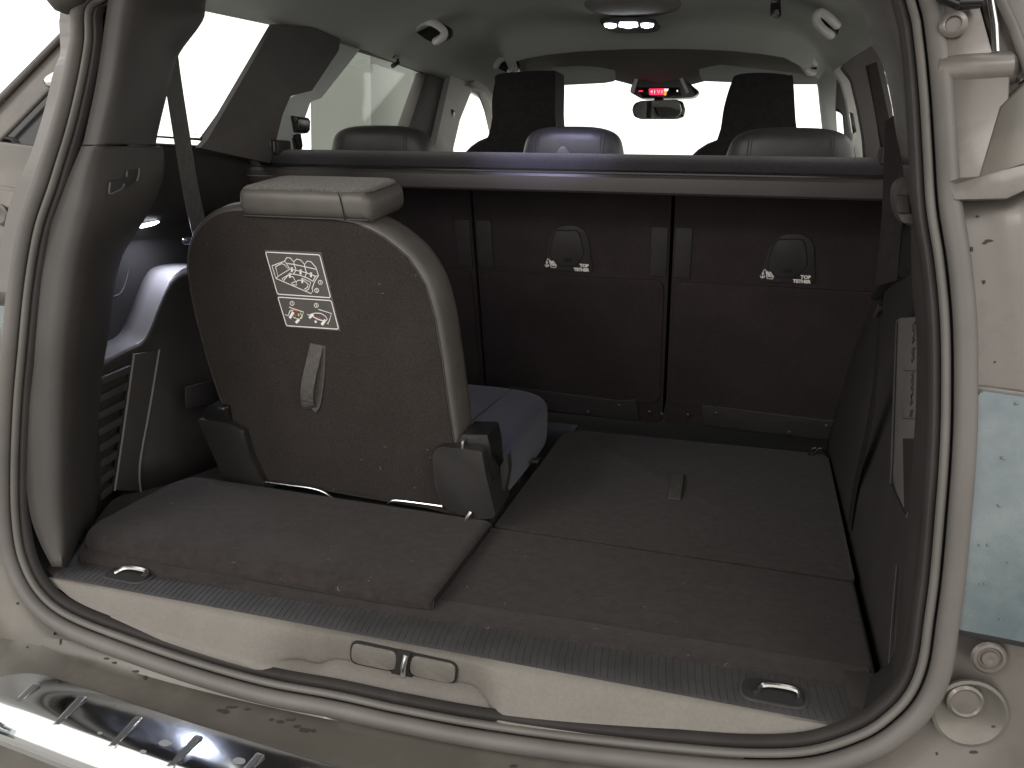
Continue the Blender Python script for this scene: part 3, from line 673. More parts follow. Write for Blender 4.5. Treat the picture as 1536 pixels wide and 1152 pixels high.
# rounded carpet edge of the floor panel along the sill
rows = []
for x in np.concatenate([np.linspace(-.520, -.49, 8), np.linspace(-.47, .52, 48)]):
    t = (x + .52) / 1.04; e = max(0, (-.49 - x) / .03)
    ye = float(np.interp(x, [-.5, -.42, -.3, -.2, -.1, .0, .15, .3, .45], [.045, .043, .045, .043, .048, .054, .06, .063, .065])) + .03 * e * e
    zt = (.017 * max(0, 1 - (x + .52) / .45) ** 1.4 + .0025) * (1 - .3 * e ** 3)
    zt += .0005 * math.sin(x * 40)
    rows.append([Vector((x, a, b)) for a, b in ((ye + .006, -.012), (ye + .001, -.006), (ye, zt * .25), (ye + .003, zt * .7), (ye + .009, zt * .95), (ye + .018, zt), (ye + .045, zt * .9), (ye + .06, -.004))])
bm = bmesh.new(); V = grid_bm(bm, rows, closed_u=True); bm.faces.new(V[0]); bm.faces.new(V[-1][::-1])
finish('rounded_edge', bm, CARPET, bf, ang=80)
# folded flap on the left
rows = []
for x in np.concatenate([np.linspace(-.520, -.48, 9), np.linspace(-.46, -.004, 24), np.linspace(.0, .010, 4)]):
    t = (x + .52) / .53
    h = .041 - .021 * t; yn = .050 + .019 * t; yf = .288 + .03 * t; zb = .015 * (1 - t) ** 1.5 + .001
    e = max(0, (-.482 - x) / .038); yn += .05 * e * e; yf -= .05 * e * e; h *= 1 - .30 * e ** 3
    e2 = max(0, x / .010); h -= .004 * e2 ** 2
    w = .0014 * math.sin(x * 31) + .0008 * math.sin(x * 77); d = h - zb
    lift = .003 * sst((x + .04) / .05)
    zb += lift * .6
    r = [(yf, zb), (yf + .004, zb + d * .5), (yf - .002, h * .95), (yf - .014, h), ((yn + yf) / 2, h + .001), (yn + .045, h + w * .6), (yn + .026, h + .001 + w), (yn + .014, h - .0012 + w), (yn + .006, zb + d * .80), (yn + .001, zb + d * .55), (yn, zb + d * .3), (yn + .003, zb + d * .08), (yn + .009, zb)]
    rows.append([Vector((x, a, b)) for a, b in r])
bm = bmesh.new(); V = grid_bm(bm, rows, closed_u=True); bm.faces.new(V[0]); bm.faces.new(V[-1][::-1])
fp = finish('floor_flap', bm, CARPET, None, ang=80, label='carpeted floor flap folded back over the left of the boot floor', cat='floor flap')
rx = slab('edge_strip', [Vector((.0105, .076, .006)), Vector((.0105, .312, .006)), Vector((.0105, .312, .014)), Vector((.0105, .078, .014))], (.0015, 0, 0), PLASTG, fp, .0005)

# lashing rings in the sill
for nm, (x, y), lb in (('lashing_ring', (186, 866), 'lashing ring in its oval recess near the left end of the sill'), ('lashing_ring', (1160, 1048), 'lashing ring in its oval recess near the right end of the sill')):
    c = U(x, y, ('z', .0025)); t = thing(nm, lb, 'lashing ring', c, 'lashing rings in the sill')
    bm = bmesh.new()
    slab_bm(bm, fillet([c + Vector(q) for q in ((-.036, -.0095, 0), (.036, -.0095, 0), (.034, .034, 0), (-.034, .034, 0))], .018, 6), (0, 0, -.002), .0006); finish('recess_rim', bm, PLAST, t)
    bm = bmesh.new()
    slab_bm(bm, fillet([c + Vector(q) for q in ((-.033, -.007, .0006), (.033, -.007, .0006), (.031, .032, .0006), (-.031, .032, .0006))], .016, 6), (0, 0, -.0015), .0004); finish('recess', bm, HOLE, t)
    tube('ring', catmull([c + Vector(q) for q in ((-.018, .002, .002), (-.012, .014, .004), (.004, .016, .006), (.024, .015, .005), (.026, .004, .002))], 5), .0032, METAL, t, 8)

# ================================================================== upright third-row seat
S3 = thing('third_row_seat', 'upright third-row seat with carpeted back, instruction sticker and pull strap, left of the boot', 'car seat', (-.27, .36, 0))
nS = Vector((0, 1, .08)).normalized(); PS3 = ((0, 1, .08), .335)
def s3(px, py, off=0.0): return U(px, py, PS3) - nS * off
car_out = [(296, 470), (287, 420), (285, 388), (293, 356), (312, 333), (340, 319), (380, 317), (440, 320), (500, 330), (540, 338), (577, 357), (612, 387), (638, 428), (653, 480), (663, 540), (672, 605), (680, 660), (690, 716), (699, 768), (640, 758), (560, 745), (480, 731), (418, 721), (392, 715), (350, 640), (318, 552)]
ring = catmull([s3(x, y) for x, y in car_out], 4, closed=True)
cx = sum((p for p in ring), Vector()) / len(ring)
def ringoff(e, dep):
    out = []
    n = len(ring)
    for i, p in enumerate(ring):
        t = (ring[(i + 1) % n] - ring[i - 1]).normalized(); o = t.cross(nS).normalized()
        if o.dot(p - cx) < 0: o = -o
        out.append(p + o * e + nS * dep)
    return out
bm = bmesh.new(); rr = [ringoff(-.004, -.004), ringoff(-.0005, -.003), ringoff(.0005, .001), ringoff(-.001, .006)]
V = grid_bm(bm, rr, closed_u=True); bm.faces.new(V[0])
finish('carpeted_back', bm, CARPET2, S3, ang=60)
bm = bmesh.new(); rr = [ringoff(-.002, .004), ringoff(.001, -.0005), ringoff(.006, .001), ringoff(.010, .008), ringoff(.012, .025), ringoff(.012, .05), ringoff(.008, .068), ringoff(-.004, .08), ringoff(-.03, .088)]
V = grid_bm(bm, rr, closed_u=True); bm.faces.new(V[-1][::-1])
finish('bolster', bm, LEATH, S3, ang=60, label='smooth leatherette bolster round the seat back')
tube('seam_piping', [s3(x, y, .0015) for x, y in [(540, 337), (577, 356), (613, 386), (639, 427), (654, 480), (664, 540), (673, 605), (681, 660)]], .0012, LEATHD, S3, 6)
# headrest
rt = Matrix.Rotation(math.radians(8), 3, 'X')
hc = Vector((-.268, .345, .4885))
bm = bmesh.new(); rbox_bm(bm, hc, (.216, .125, .044), .016, 4, rt)
for v in bm.verts:
    if v.co.x > -.17: v.co.z -= .004
hr = finish('headrest', bm, LEATH, S3, ang=60)
bm = bmesh.new(); rows = []
for i in range(23):
    u = -1 + 2 * i / 22; r = []
    for j in range(15):
        w = -1 + 2 * j / 14
        e = max(abs(u), abs(w))
        zz = .0235 - .004 * e ** 6 + .0012 * math.sin(u * 9) * (abs(w) > .9)
        x = u * .102 * (1 - .04 * (w > .8)); y = w * .056
        if abs(u) > .9 and abs(w) > .85: x *= .96; y *= .96
        r.append(hc + rt @ Vector((x, y, zz)))
    rows.append(r)
grid_bm(bm, rows); tw = finish('fabric_top', bm, TWEED, hr, ang=None); sm = tw.modifiers.new('t', 'SOLIDIFY'); sm.thickness = .004; sm.offset = 0
hz = lambda x: hc + rt @ Vector((x, -.0632, .0))
tube('headrest_seam', [hc + rt @ Vector((.066, -.0632, -.02)), hc + rt @ Vector((.064, -.0636, .0)), hc + rt @ Vector((.060, -.0632, .019))], .0009, HOLE, hr, 6)
tube('headrest_piping', [hc + rt @ Vector((x, -.060, -.0185)) for x in np.linspace(-.1, .1, 12)], .0012, LEATHD, hr, 6)
for px_ in (386, 492):
    pad('headrest_stalk', s3(px_, 309 + (px_ - 386) * .1, .0) + Vector((0, .03, 0)), (.024, .03, .018), LEATH, S3, n=8, e=2.6)
# instruction sticker
sk = slab('sticker', [s3(x, y, .0042) for x, y in [(399, 374), (484, 377.5), (513, 495.5), (431, 489.5)]], nS * .0006, STICK, S3, 0, label='instruction sticker with white line drawings')
nm_ = -nS
def K(X, Y): return s3(380 + X / 7.68, 360 + Y / 7.68, .0048)
bm = bmesh.new(); wd = .0012
def st(pts, w=wd, closed=False): stroke_bm(bm, [K(*p) for p in pts], w, nm_, closed)
def kf(pts, r): return [p for p in fillet([K(*q) for q in pts], r, 3)]
for q in ([(160, 132), (782, 165), (908, 657), (298, 615)], [(302, 650), (915, 690), (1000, 1018), (402, 978)]):
    stroke_bm(bm, kf(q, .003), .0014, nm_, True)
st([(235, 290), (380, 238), (405, 195), (445, 200), (485, 245), (520, 212), (565, 225), (610, 275), (640, 235), (685, 245), (740, 310), (770, 405), (745, 440), (725, 470), (695, 550), (705, 575), (685, 610), (280, 435), (235, 290)])
st([(275, 300), (345, 265), (375, 275), (430, 335), (305, 410), (275, 300)])
st([(380, 238), (400, 262), (490, 275), (610, 300), (740, 330)]); st([(400, 262), (440, 330)]); st([(490, 275), (510, 330)]); st([(610, 300), (630, 365)])
st([(485, 245), (490, 275)]); st([(610, 275), (612, 300)]); st([(440, 330), (510, 340), (630, 370), (735, 410), (770, 405)])
st([(510, 345), (480, 385), (430, 390), (350, 440)]); st([(480, 385), (560, 400), (640, 430), (705, 468)]); st([(630, 375), (610, 425)]); st([(735, 410), (705, 468)])
st([(350, 440), (370, 460), (420, 400), (480, 420), (505, 470), (460, 490), (470, 510), (520, 510), (510, 475), (540, 455), (600, 460), (650, 500), (640, 540), (610, 555), (625, 575), (655, 560), (680, 480), (600, 440)])
st([(305, 410), (280, 435)])
for (x, y) in [(463, 335), (563, 360), (683, 392), (440, 400), (583, 460)]:
    st([(x, y - 28), (x, y + 28)], .0030); st([(x - 12, y - 18), (x + 14, y - 22)], .0016)
for (x, y) in [(790, 480), (748, 573), (466, 722), (743, 744)]:
    st([(x + 24 * math.cos(a), y + 24 * math.sin(a)) for a in [k * math.pi / 5 for k in range(10)]], .0010, True)
    st([(x - 3, y - 10), (x + 2, y - 12), (x, y + 10)] if (x, y) in ((790, 480), (466, 722)) else [(x - 7, y - 8), (x + 4, y - 10), (x + 5, y - 2), (x - 5, y + 10), (x + 7, y + 9)], .0009)
st([(430, 765), (598, 822), (570, 900)]); st([(385, 850), (420, 862), (440, 810), (480, 800)]); st([(560, 830), (580, 870), (545, 910), (480, 880)])
st([(438, 892), (480, 822)], .0042); st([(508, 945), (548, 905)], .0040)
st([(768, 790), (918, 838), (890, 930), (870, 955), (885, 960)]); st([(640, 845), (655, 858), (700, 840), (740, 832), (800, 838), (850, 870), (870, 905), (840, 940)]); st([(700, 870), (760, 905), (820, 920)], .0016)
st([(662, 890), (710, 848)], .0036); st([(725, 935), (748, 930)], .0036); st([(805, 968), (850, 910)], .0042)
finish('printed_diagram', bm, WHITE, sk, smooth=False)
bm = bmesh.new(); st([(445, 792), (480, 790), (520, 810)], .0016); st([(490, 840), (510, 870)], .0012); st([(750, 880), (790, 895)], .0014); finish('red_arrow', bm, RED, sk, smooth=False)
bm = bmesh.new(); st([(540, 840), (540, 870)], .0026); finish('yellow_mark', bm, YEL, sk, smooth=False)
# pull strap: a loop of webbing
lpth = catmull([s3(478, 516, .005), s3(475, 540, .012), s3(470, 575, .018), s3(468, 600, .014), s3(470, 610, .006)], 6)
strap('pull_strap', lpth, .0215, .0018, STRAP, S3, up=(0, 1, 0))
lpth2 = catmull([s3(482, 516, .004), s3(481, 560, .005), s3(476, 600, .006), s3(470, 610, .006)], 5)
strap('strap_back', lpth2, .019, .0015, STRAP, S3, up=(0, 1, 0))
# hinge covers and mechanism
def cov(name, px, off, dep, mat, r=.006, bev=.0025): return slab(name, fillet([s3(x, y, off) for x, y in px], r, 4), nS * dep, mat, S3, bev, 3)
cov('hinge_cover', [(306, 623), (352, 629), (374, 640), (384, 676), (406, 724), (348, 718)], .018, .012, HINGE, .004)
cov('hinge_cover', [(655, 670), (668, 662), (729, 669), (735, 705), (750, 768), (718, 771), (672, 753), (659, 720)], .020, .075, HINGE, .006)
cov('hinge_bracket', [(314, 608), (322, 604), (348, 606), (352, 632), (312, 628)], .012, .03, PLASTG, .003)
cov('hinge_bracket', [(684, 668), (695, 650), (732, 651), (737, 672), (741, 720), (731, 724), (726, 672)], .004, .055, PLASTG, .002)
cov('hinge_cap', [(702, 652), (722, 653), (719, 657), (704, 656)], .006, .01, PLAST, .001, .001)
cov('hinge_pin', [(332, 607), (344, 608), (343, 612), (333, 611)], .014, .004, METAL, .001, .0005)
cov('hinge_pin', [(697, 657), (700, 657), (700, 667), (697, 667)], .014, .004, METAL, .0005, .0005)
tube('release_wire', catmull([s3(x, y, .010) for x, y in [(404, 719), (440, 724), (470, 728), (490, 734), (506, 745)]], 5), .0019, METAL, S3, 8)
tube('release_wire', catmull([s3(x, y, .010) for x, y in [(583, 755), (590, 748), (600, 746.5), (630, 750), (667, 755)]], 5), .0019, METAL, S3, 8)
tube('latch_pin', [s3(714, 757, .024), s3(709, 765, .03), s3(706, 776, .03)], .0026, METAL, S3, 8)
slab('hinge_beam', [Vector((-.46, .33, .004)), Vector((.0, .345, .004)), Vector((.0, .42, .004)), Vector((-.46, .42, .004))], (0, 0, -.03), HOLE, S3, .002)
cov('side_lever', [(741, 712), (752, 695), (754, 722), (748, 752), (744, 745)], -.03, .02, PLASTD, .001, .001)
# cushion in front of the backrest
cu = pad('cushion', (-.245, .615, .035), (.47, .46, .125), BLUEFAB, S3, e=5.5, n=26)
tube('cushion_seam', catmull([Vector((-.10, .42, .0985)), Vector((-.10, .6, .0985)), Vector((-.10, .8, .094))], 5), .0012, STRAP, cu, 6)
tube('cushion_seam', catmull([Vector((-.022, .44, .062)), Vector((-.018, .6, .066)), Vector((-.03, .8, .064))], 5), .0012, LEATHD, cu, 6)
slab('seat_well', [Vector((-.60, .43, -.03)), Vector((.006, .43, -.03)), Vector((.006, .99, -.03)), Vector((-.60, .99, -.03))], (0, 0, -.004), PLASTD, CAR, 0)
for (x, y, w, h) in ((815, 616, 10, 15), (802, 693, 14, 4), (775, 725, 12, 18)):
    pslab('seat_bracket', [(x - w / 2, y - h / 2), (x + w / 2, y - h / 2), (x + w / 2 - 2, y + h / 2), (x - w / 2 - 2, y + h / 2)], ('y', .78 if y < 650 else .60), (0, .02, 0), PLAST, S3, .001)

# ================================================================== second-row seats
P2 = ((0, 1, .25), .97); n2 = Vector((0, 1, .25)).normalized(); t2 = Vector((0, -.25, 1)).normalized()
def on2(x, z, off=0.0): return Vector((x, .97 - .25 * z, z)) - n2 * off
def s2(px, py, dx=0.0, off=0.0): return U(px, py, P2) + Vector((dx, 0, 0)) - n2 * off
names = [('left', -.432, 'left second-row seat back, mostly hidden behind the upright third-row seat'), ('middle', 0., 'middle second-row seat back with top tether cover beside the upright third-row seat'), ('right', .429, 'right second-row seat back with top tether cover by the right wall of the boot')]
bounds = {'left': (-.635, -.213), 'middle': (-.206, .196), 'right': (.203, .625)}
for key, dx, lab in names:
    x0, x1 = bounds[key]
    s = thing('second_row_seat', lab, 'car seat', ((x0 + x1) / 2, .95, -.02), 'second-row seats')
    slab('seat_back', fillet([on2(x0, .0), on2(x1, .0), on2(x1, .535), on2(x0, .535)], .015, 4), n2 * .09, CARPET3, s, .006, 3)
    slab('carpet_panel', fillet([on2(x0 + .008, .05, .004), on2(x1 - .008, .05, .004), on2(x1 - .008, .325, .004), on2(x0 + .008, .325, .004)], .018, 4), n2 * .006, CARPET3, s, .003, 3)
    for xa, xb in ((x0 + .004, x0 + .036), (x1 - .036, x1 - .004)):
        slab('side_strip', [on2(xa, .333, .003), on2(xb, .333, .003), on2(xb, .432, .003), on2(xa, .432, .003)], n2 * .004, PLASTD, s, .001)
    tc = slab('tether_cover', fillet([s2(x, y, dx, .004) for x, y in [(818, 404), (825, 352), (840, 337), (868, 337), (882, 351), (890, 406)]], [.004, .012, .02, .02, .012, .004], 4), n2 * .006, PLASTD, s, .0015)
    lid = [(826.5, 379), (831, 350), (836, 345), (865, 345), (870, 350), (876, 377), (874, 384), (864, 397), (841, 397), (829, 386)]
    slab('lid_seam', [s2(*p, dx, .0046) for p in [(850 + (x - 850) * 1.05, 371 + (y - 371) * 1.05) for x, y in lid]], n2 * .001, HOLE, tc, 0)
    slab('lid', fillet([s2(x, y, dx, .0062) for x, y in lid], .003, 3), n2 * .002, PLASTD, tc, .0008)
    slab('finger_slot', fillet([s2(x, y, dx, .0068) for x, y in [(846, 390), (848, 386), (852, 384.5), (857, 386), (859, 391)]], .001, 2), n2 * .001, HOLE, tc, 0)
    bm = bmesh.new(); ux = Vector((1, 0, 0))
    o1 = s2(870.5, 399.2, dx, .0046); text_bm(bm, 'TOP', o1, ux, t2, .0093, -n2, .0003, .0005)
    o2_ = s2(861.5, 404.8, dx, .0046); text_bm(bm, 'TETHER', o2_, ux, t2, .0089, -n2, .0003, .0005)
    finish('tether_words', bm, WHITE, tc, smooth=False); bm = bmesh.new()
    def Q(X, Y): return s2(800 + X / 11.52, 320 + Y / 11.52, dx, .0052)
    def q2(pts, w): stroke_bm(bm, [Q(*p) for p in pts], w, -n2)
    q2([(245, 800), (245, 905)], .0018); q2([(210, 870), (225, 898), (245, 906), (268, 898), (280, 870)], .0018); q2([(228, 845), (245, 810), (262, 845)], .0018); q2([(245, 800), (262, 770), (280, 772)], .0012)
    q2([(282, 780), (318, 915), (395, 922), (412, 895), (375, 885), (345, 870)], .0016); q2([(305, 800), (335, 880), (410, 885)], .0030); q2([(330, 815), (360, 870), (405, 870)], .0026); q2([(345, 805), (385, 855)], .0022)
    finish('child_seat_symbol', bm, WHITE, tc, smooth=False)
    fl2 = slab('rail_flap', [s2(x, y, dx, .010) for x, y in ([(765, 577), (790, 580), (928, 598), (955, 596), (960, 628), (770, 606)])], n2 * .003, PLASTD, s, .0008)
    tube('flap_edge', [s2(x, y, dx, .0108) for x, y in [(765, 577), (790, 580), (928, 598), (955, 596)]], .0012, PLAST, fl2, 6)
    for (x, y) in [(714, 590), (748, 591), (785, 588), (883, 614), (930, 605), (975, 614)]:
        disc('stud', s2(x, y, dx, .011), -n2, [(.0045, 0), (.0042, .002), (.002, .003), (.0001, .0032)], STEEL, s, 8)
    # head restraint
    hx = {'left': -.455, 'middle': -.022, 'right': .405}[key]
    h = pad('headrest', (hx, .955, .578), (.232 if key != 'middle' else .205, .10, .088), LEATHD, s, e=3.4, n=22, taper=.10)
    for q in (-.075, .075):
        for o_ in (-.003, .003):
            tube('stitching', [Vector((hx + q * (1 if key != 'middle' else .9) + o_, .9035 + .004, z)) for z in np.linspace(.552, .606, 8)], .0007, STRAP, h, 5)
    pad('shoulder', ((x0 + x1) / 2, .935, .525), (x1 - x0, .12, .05), LEATHD, s, e=4, n=16)

# ================================================================== rolled luggage cover
LC = thing('luggage_cover', 'roller luggage cover cassette spanning the boot below the seat headrests', 'luggage cover', (0, .76, .49))
def lsweep(name, sec, x0, x1, mat, parent, bev=0, nx=2, **k):
    bm = bmesh.new(); rows = [[Vector((x, y, z)) for y, z in sec] for x in np.linspace(x0, x1, nx)]
    V = grid_bm(bm, rows, closed_u=True); bm.faces.new(V[0]); bm.faces.new(V[-1][::-1]); return finish(name, bm, mat, parent, **k)
lsweep('front_bar', [(.700, .4965), (.6965, .500), (.695, .512), (.6955, .524), (.6985, .5285), (.706, .5305), (.722, .5305), (.722, .4965)], -.660, .632, FBAR, LC, ang=25)
lsweep('cassette', [(.722, .500), (.722, .533), (.728, .537), (.734, .5335), (.74, .537), (.86, .535), (.87, .51), (.86, .497)], -.655, .63, PLASTG, LC, ang=25)
lsweep('rolled_fabric', [(.742, .536), (.741, .548), (.746, .557), (.757, .5625), (.78, .5655), (.82, .5665), (.85, .562), (.866, .550), (.868, .536)], -.60, .60, FELT, LC, ang=50, nx=30)
tb = yslab('pull_tab', [(833, 232), (836, 226), (841, 219.5), (847, 219.5), (852, 226), (856, 232)], .79, .002, STICK, LC, .002, .0005)
for sx, xx in ((-1, -.655), (1, .615)):
    rbox('end_cap', (xx + (.02 if sx < 0 else -.02), .785, .54), (.05, .15, .05), .006, PLASTD, LC)
    b = rbox('end_clip', (xx + (.055 if sx < 0 else -.055), .765, .568), (.034, .05, .03), .004, PLASTD, LC)
    for k in range(3): rbox('clip_rib', (xx + (.055 if sx < 0 else -.055) + (k - 1) * .008, .738, .57), (.0025, .004, .02), .0008, GREYP, b, 1)
slab('cover_label', [Vector((-.655, .694, .512)), Vector((-.57, .694, .512)), Vector((-.57, .694, .5135)), Vector((-.655, .694, .5135))], (0, .001, 0), GREYP, LC, 0)

# ================================================================== front seats
for lab, px in (('left front seat seen from behind, dark fabric', [(744, 118), (752, 110), (824, 106), (833, 116), (834, 190), (852, 260), (850, 330), (680, 330), (690, 260), (734, 205), (738, 150)]),
                ('right front seat seen from behind, dark fabric', [(1097, 124), (1106, 112), (1145, 109), (1184, 113), (1190, 122), (1196, 200), (1216, 260), (1215, 330), (1050, 330), (1058, 250), (1078, 205), (1086, 160)])):
    pts = [U(x, y, ('y', 1.75)) for x, y in px]; c = sum(pts, Vector()) / len(pts)
    s = thing('front_seat', lab, 'car seat', (c.x, 1.78, 0), 'front seats')
    slab('headrest', catmull(pts, 4, closed=True), (0, .12, 0), SEATF, s, .034, 6, ang=60)
    pad('seat_back', (c.x + .0, 1.80, .33), (.50, .16, .62), SEATF, s, e=3.2, n=20, taper=.12)
# ================================================================== belts
def belt(name, label, pts, w, up=(0, 1, 0), mat=None):
    t = thing(name, label, 'seat belt', pts[-1]); strap('webbing', catmull(pts, 6), w, .0018, mat or WEB, t, up); return t
b1 = belt('seat_belt', 'grey seat belt hanging from the left rear pillar down behind the third-row seat', [U(252, 60, ('x', -.575)), U(258, 110, ('x', -.575)), U(272, 200, ('x', -.565)), U(287, 290, ('x', -.555)), U(301, 352, ('x', -.545))], .031, (1, -.3, 0))
rbox('belt_anchor', U(292, 361, ('x', -.56)), (.03, .03, .012), .004, PLASTG, b1)
b2 = belt('seat_belt', 'dark seat belt strung along the right rear pillar', [U(1343, 172, ('x', .517)), U(1341, 250, ('x', .517)), U(1338, 330, ('x', .517)), U(1330, 425, ('x', .515))], .034, (-1, -.8, 0), WEBD)
tube('belt_guide', catmull([U(1356, 408, ('x', .53)), U(1340, 418, ('x', .53)), U(1326, 428, ('x', .525)), U(1313, 444, ('x', .52))], 5), .007, PLASTG, b2, 10)
pslab('belt_tongue', [(1318, 455), (1321, 462), (1312, 476), (1308, 476)], ('x', .525), (.003, 0, 0), METAL, b2, .0006)
b3 = belt('seat_belt', 'dark seat belt running down the right side trim to the floor', [U(1322, 440, ('x', .530)), U(1314, 560, ('x', .532)), U(1303, 640, ('x', .532)), U(1283, 730, ('x', .533)), U(1274, 790, ('x', .534))], .030, (1, 0, 0), WEBD)
# second-row belt parked beside the left rear window
b4 = thing('seat_belt_buckle', 'black belt retractor cover and buckle above the left end of the luggage cover', 'seat belt', U(432, 235, ('y', .86)))
P86 = ('y', .86)
yslab('retractor_cover', [(426, 180), (436, 173), (448, 175), (447, 198), (428, 200)], .87, .05, PLASTG, b4, .006, .006)
yslab('buckle_frame', [(420, 192), (426, 200), (442, 202), (447, 200), (450, 218), (444, 240), (436, 240), (430, 214), (422, 204)], .865, .012, PLASTG, b4, .002, .002)
yslab('buckle_plate', [(429, 200), (441, 202), (440, 204), (430, 202.5)], .862, .002, METAL, b4, 0, .0004)
yslab('belt_slot_cover', [(418, 222), (430, 223), (438, 206), (446, 240), (416, 240)], .858, .012, PLASTD, b4, .002, .002)
b5 = thing('seat_belt_buckle', 'belt buckle hanging on the pale left middle pillar', 'seat belt', U(669, 200, ('y', 1.85)))
yslab('buckle', [(664, 166), (676, 163), (680, 168), (676, 185), (668, 194), (660, 196)], 1.84, .02, PLASTG, b5, .003, .003)
yslab('tongue', [(668, 172), (675, 170), (673, 182), (667, 184)], 1.835, .004, METAL, b5, .001, .001)
yslab('webbing', [(663, 194), (671, 192), (670, 230), (662, 230)], 1.845, .003, TRIML, b5, 0, .0005)
b6 = thing('seat_belt_buckle', 'belt buckle hanging at the pale right middle pillar', 'seat belt', U(1281, 200, ('y', 1.68)))
yslab('buckle', [(1274, 168), (1280, 170), (1285, 198), (1279, 200)], 1.70, .02, PLASTG, b6, .002, .003)
yslab('webbing', [(1279, 200), (1284, 199), (1279, 232), (1275, 232)], 1.705, .003, TRIML, b6, 0, .0005)
b7 = thing('seat_belt_buckle', 'black belt buckle hanging from the roof near the right grab handle', 'seat belt', U(1164, 10, ('y', 1.25)))
yslab('webbing', [(1156, -14), (1172, -14), (1171, 6), (1157, 6)], 1.252, .004, PLASTG, b7, 0, .0008)
yslab('buckle', [(1156, 4), (1171, 4), (1172, 22), (1168, 27), (1158, 27), (1155, 22)], 1.245, .012, PLASTG, b7, .002, .003)
yslab('buckle_eye', [(1161, 15), (1168, 14), (1169, 21), (1162, 22)], 1.243, .002, GREYP, b7, .001, .0004)

# ================================================================== small roof fittings
def handle(label, y, bow, rec):
    """grab handle: pale bow standing off a dark recess in the roof edge"""
    c = U(bow[2][0], bow[2][1], ('y', y)); t = thing('grab_handle', label, 'grab handle', c, 'roof grab handles')
    yslab('recess', rec, y + .03, .02, PLASTG, t, .006, .003)
    n = len(bow); pts = [U(a, b, ('y', y + (.03 if k in (0, n - 1) else .0))) for k, (a, b) in enumerate(bow)]
    bm = bmesh.new(); sweep_bm(bm, catmull(pts, 5), circ(.0125, 12, .0100), up=(0, -1, 0)); finish('bow', bm, HANDLE, t)
    return t
handle('left rear grab handle, pale, above the rear door', 1.38, [(620, 44), (628, 35), (642, 32), (657, 38), (666, 47), (664, 56), (654, 62)], [(618, 44), (630, 30), (650, 27), (676, 42), (676, 56), (656, 66), (640, 60)])
handle('left front grab handle, pale, far along the roof edge', 1.98, [(744, 99), (750, 90), (760, 87), (769, 94), (771, 102), (765, 107)], [(742, 100), (750, 86), (763, 82), (777, 93), (777, 106), (762, 110)])
handle('right rear grab handle, pale, above the right rear door', 1.38, [(1255, 38), (1243, 26), (1233, 19), (1226, 22), (1225, 32), (1234, 44), (1246, 53)], [(1260, 38), (1236, 12), (1220, 16), (1219, 34), (1244, 58), (1256, 54)])
handle('right front grab handle, pale, far along the roof edge', 1.98, [(1222, 96), (1215, 87), (1207, 82), (1203, 88), (1206, 99), (1213, 108), (1219, 109)], [(1226, 96), (1208, 77), (1199, 80), (1201, 100), (1212, 113), (1224, 110)])
# dome lamp
dl = thing('dome_lamp', 'lit roof lamp with three white lenses in the headliner centre', 'lamp', U(942, 36, ('y', 1.45)))
yslab('lamp_housing', [(898, 28), (915, 26), (970, 26), (985, 30), (984, 38), (965, 42), (918, 42), (902, 38)], 1.36, .08, PLAST, dl, .006, .004)
for pxs in ([(906, 35), (916, 34.5), (925, 36), (924, 41), (916, 42.5), (907, 40)], [(929, 33), (956, 33), (957, 40), (942, 42.5), (928, 40)], [(961, 35), (970, 34), (981, 35.5), (979, 40), (970, 42), (962, 41)]):
    yslab('lens', pxs, 1.358, .006, DOME, dl, .002, .001)
pad('surround', U(943, 12, ('y', 1.30)) + Vector((0, .05, .020)), (.24, .22, .05), HEADD, dl, e=2.4, n=16)
dd = bpy.data.lights.new('roof_lamp_light', 'SPOT'); dd.energy = 13.0; dd.color = (.60, .60, 1.0); dd.spot_size = math.radians(46); dd.spot_blend = 1.0; dd.shadow_soft_size = .02
do = bpy.data.objects.new('roof_lamp_light', dd); COL.objects.link(do); do.location = (-.06, .50, .885)
do.rotation_euler = (Vector((-.03, .80, .55)) - Vector(do.location)).to_track_quat('-Z', 'Y').to_euler()
rl = thing('roof_lamp', 'small cool white lamp in the rear headliner above the boot', 'lamp', (-.06, .50, .905))
rbox('lamp_bezel', (-.06, .50, .908), (.09, .05, .012), .004, PLAST, rl)
rbox('lens', (-.06, .50, .9), (.06, .03, .006), .002, DOME, rl)
# overhead console with warning display
oc = thing('overhead_console', 'roof console above the mirror with a lit red warning display', 'console', U(987, 128, ('y', 2.14)))
yslab('console_shell', [(944, 138), (952, 116), (962, 110), (1016, 110), (1026, 118), (1050, 138), (1040, 146), (1010, 148), (962, 148)], 2.16, .06, PLASTG, oc, .01, .006)
for q in ([(945, 138), (953, 114), (958, 113), (951, 139)], [(1018, 116), (1023, 115), (1034, 139), (1029, 140)]): yslab('bright_trim', q, 2.15, .01, HANDLE, oc, 0, .002)
yslab('display_panel', [(953, 131), (1018, 131), (1022, 143), (1005, 147), (964, 146)], 2.152, .01, PLASTG, oc, .003, .002)
yslab('red_display', [(973, 133), (997, 132.5), (998, 142.5), (974, 142.5)], 2.149, .003, DISP, oc, .003, .0005)
yslab('white_indicator', [(996, 133), (1003, 133), (1001, 137), (996, 137)], 2.148, .003, DISPW, oc, .001, .0005)
yslab('amber_indicator', [(996, 138), (1000, 138), (999, 143), (996, 143)], 2.148, .003, AMB, oc, .001, .0005)
yslab('red_indicator', [(958, 135.5), (964, 135.5), (964, 137.5), (958, 137.5)], 2.148, .003, DISP, oc, 0, .0002)
yslab('white_indicator', [(1015, 135), (1017, 135), (1017, 137.5), (1015, 137.5)], 2.148, .003, DISPW, oc, 0, .0002)
bm = bmesh.new()
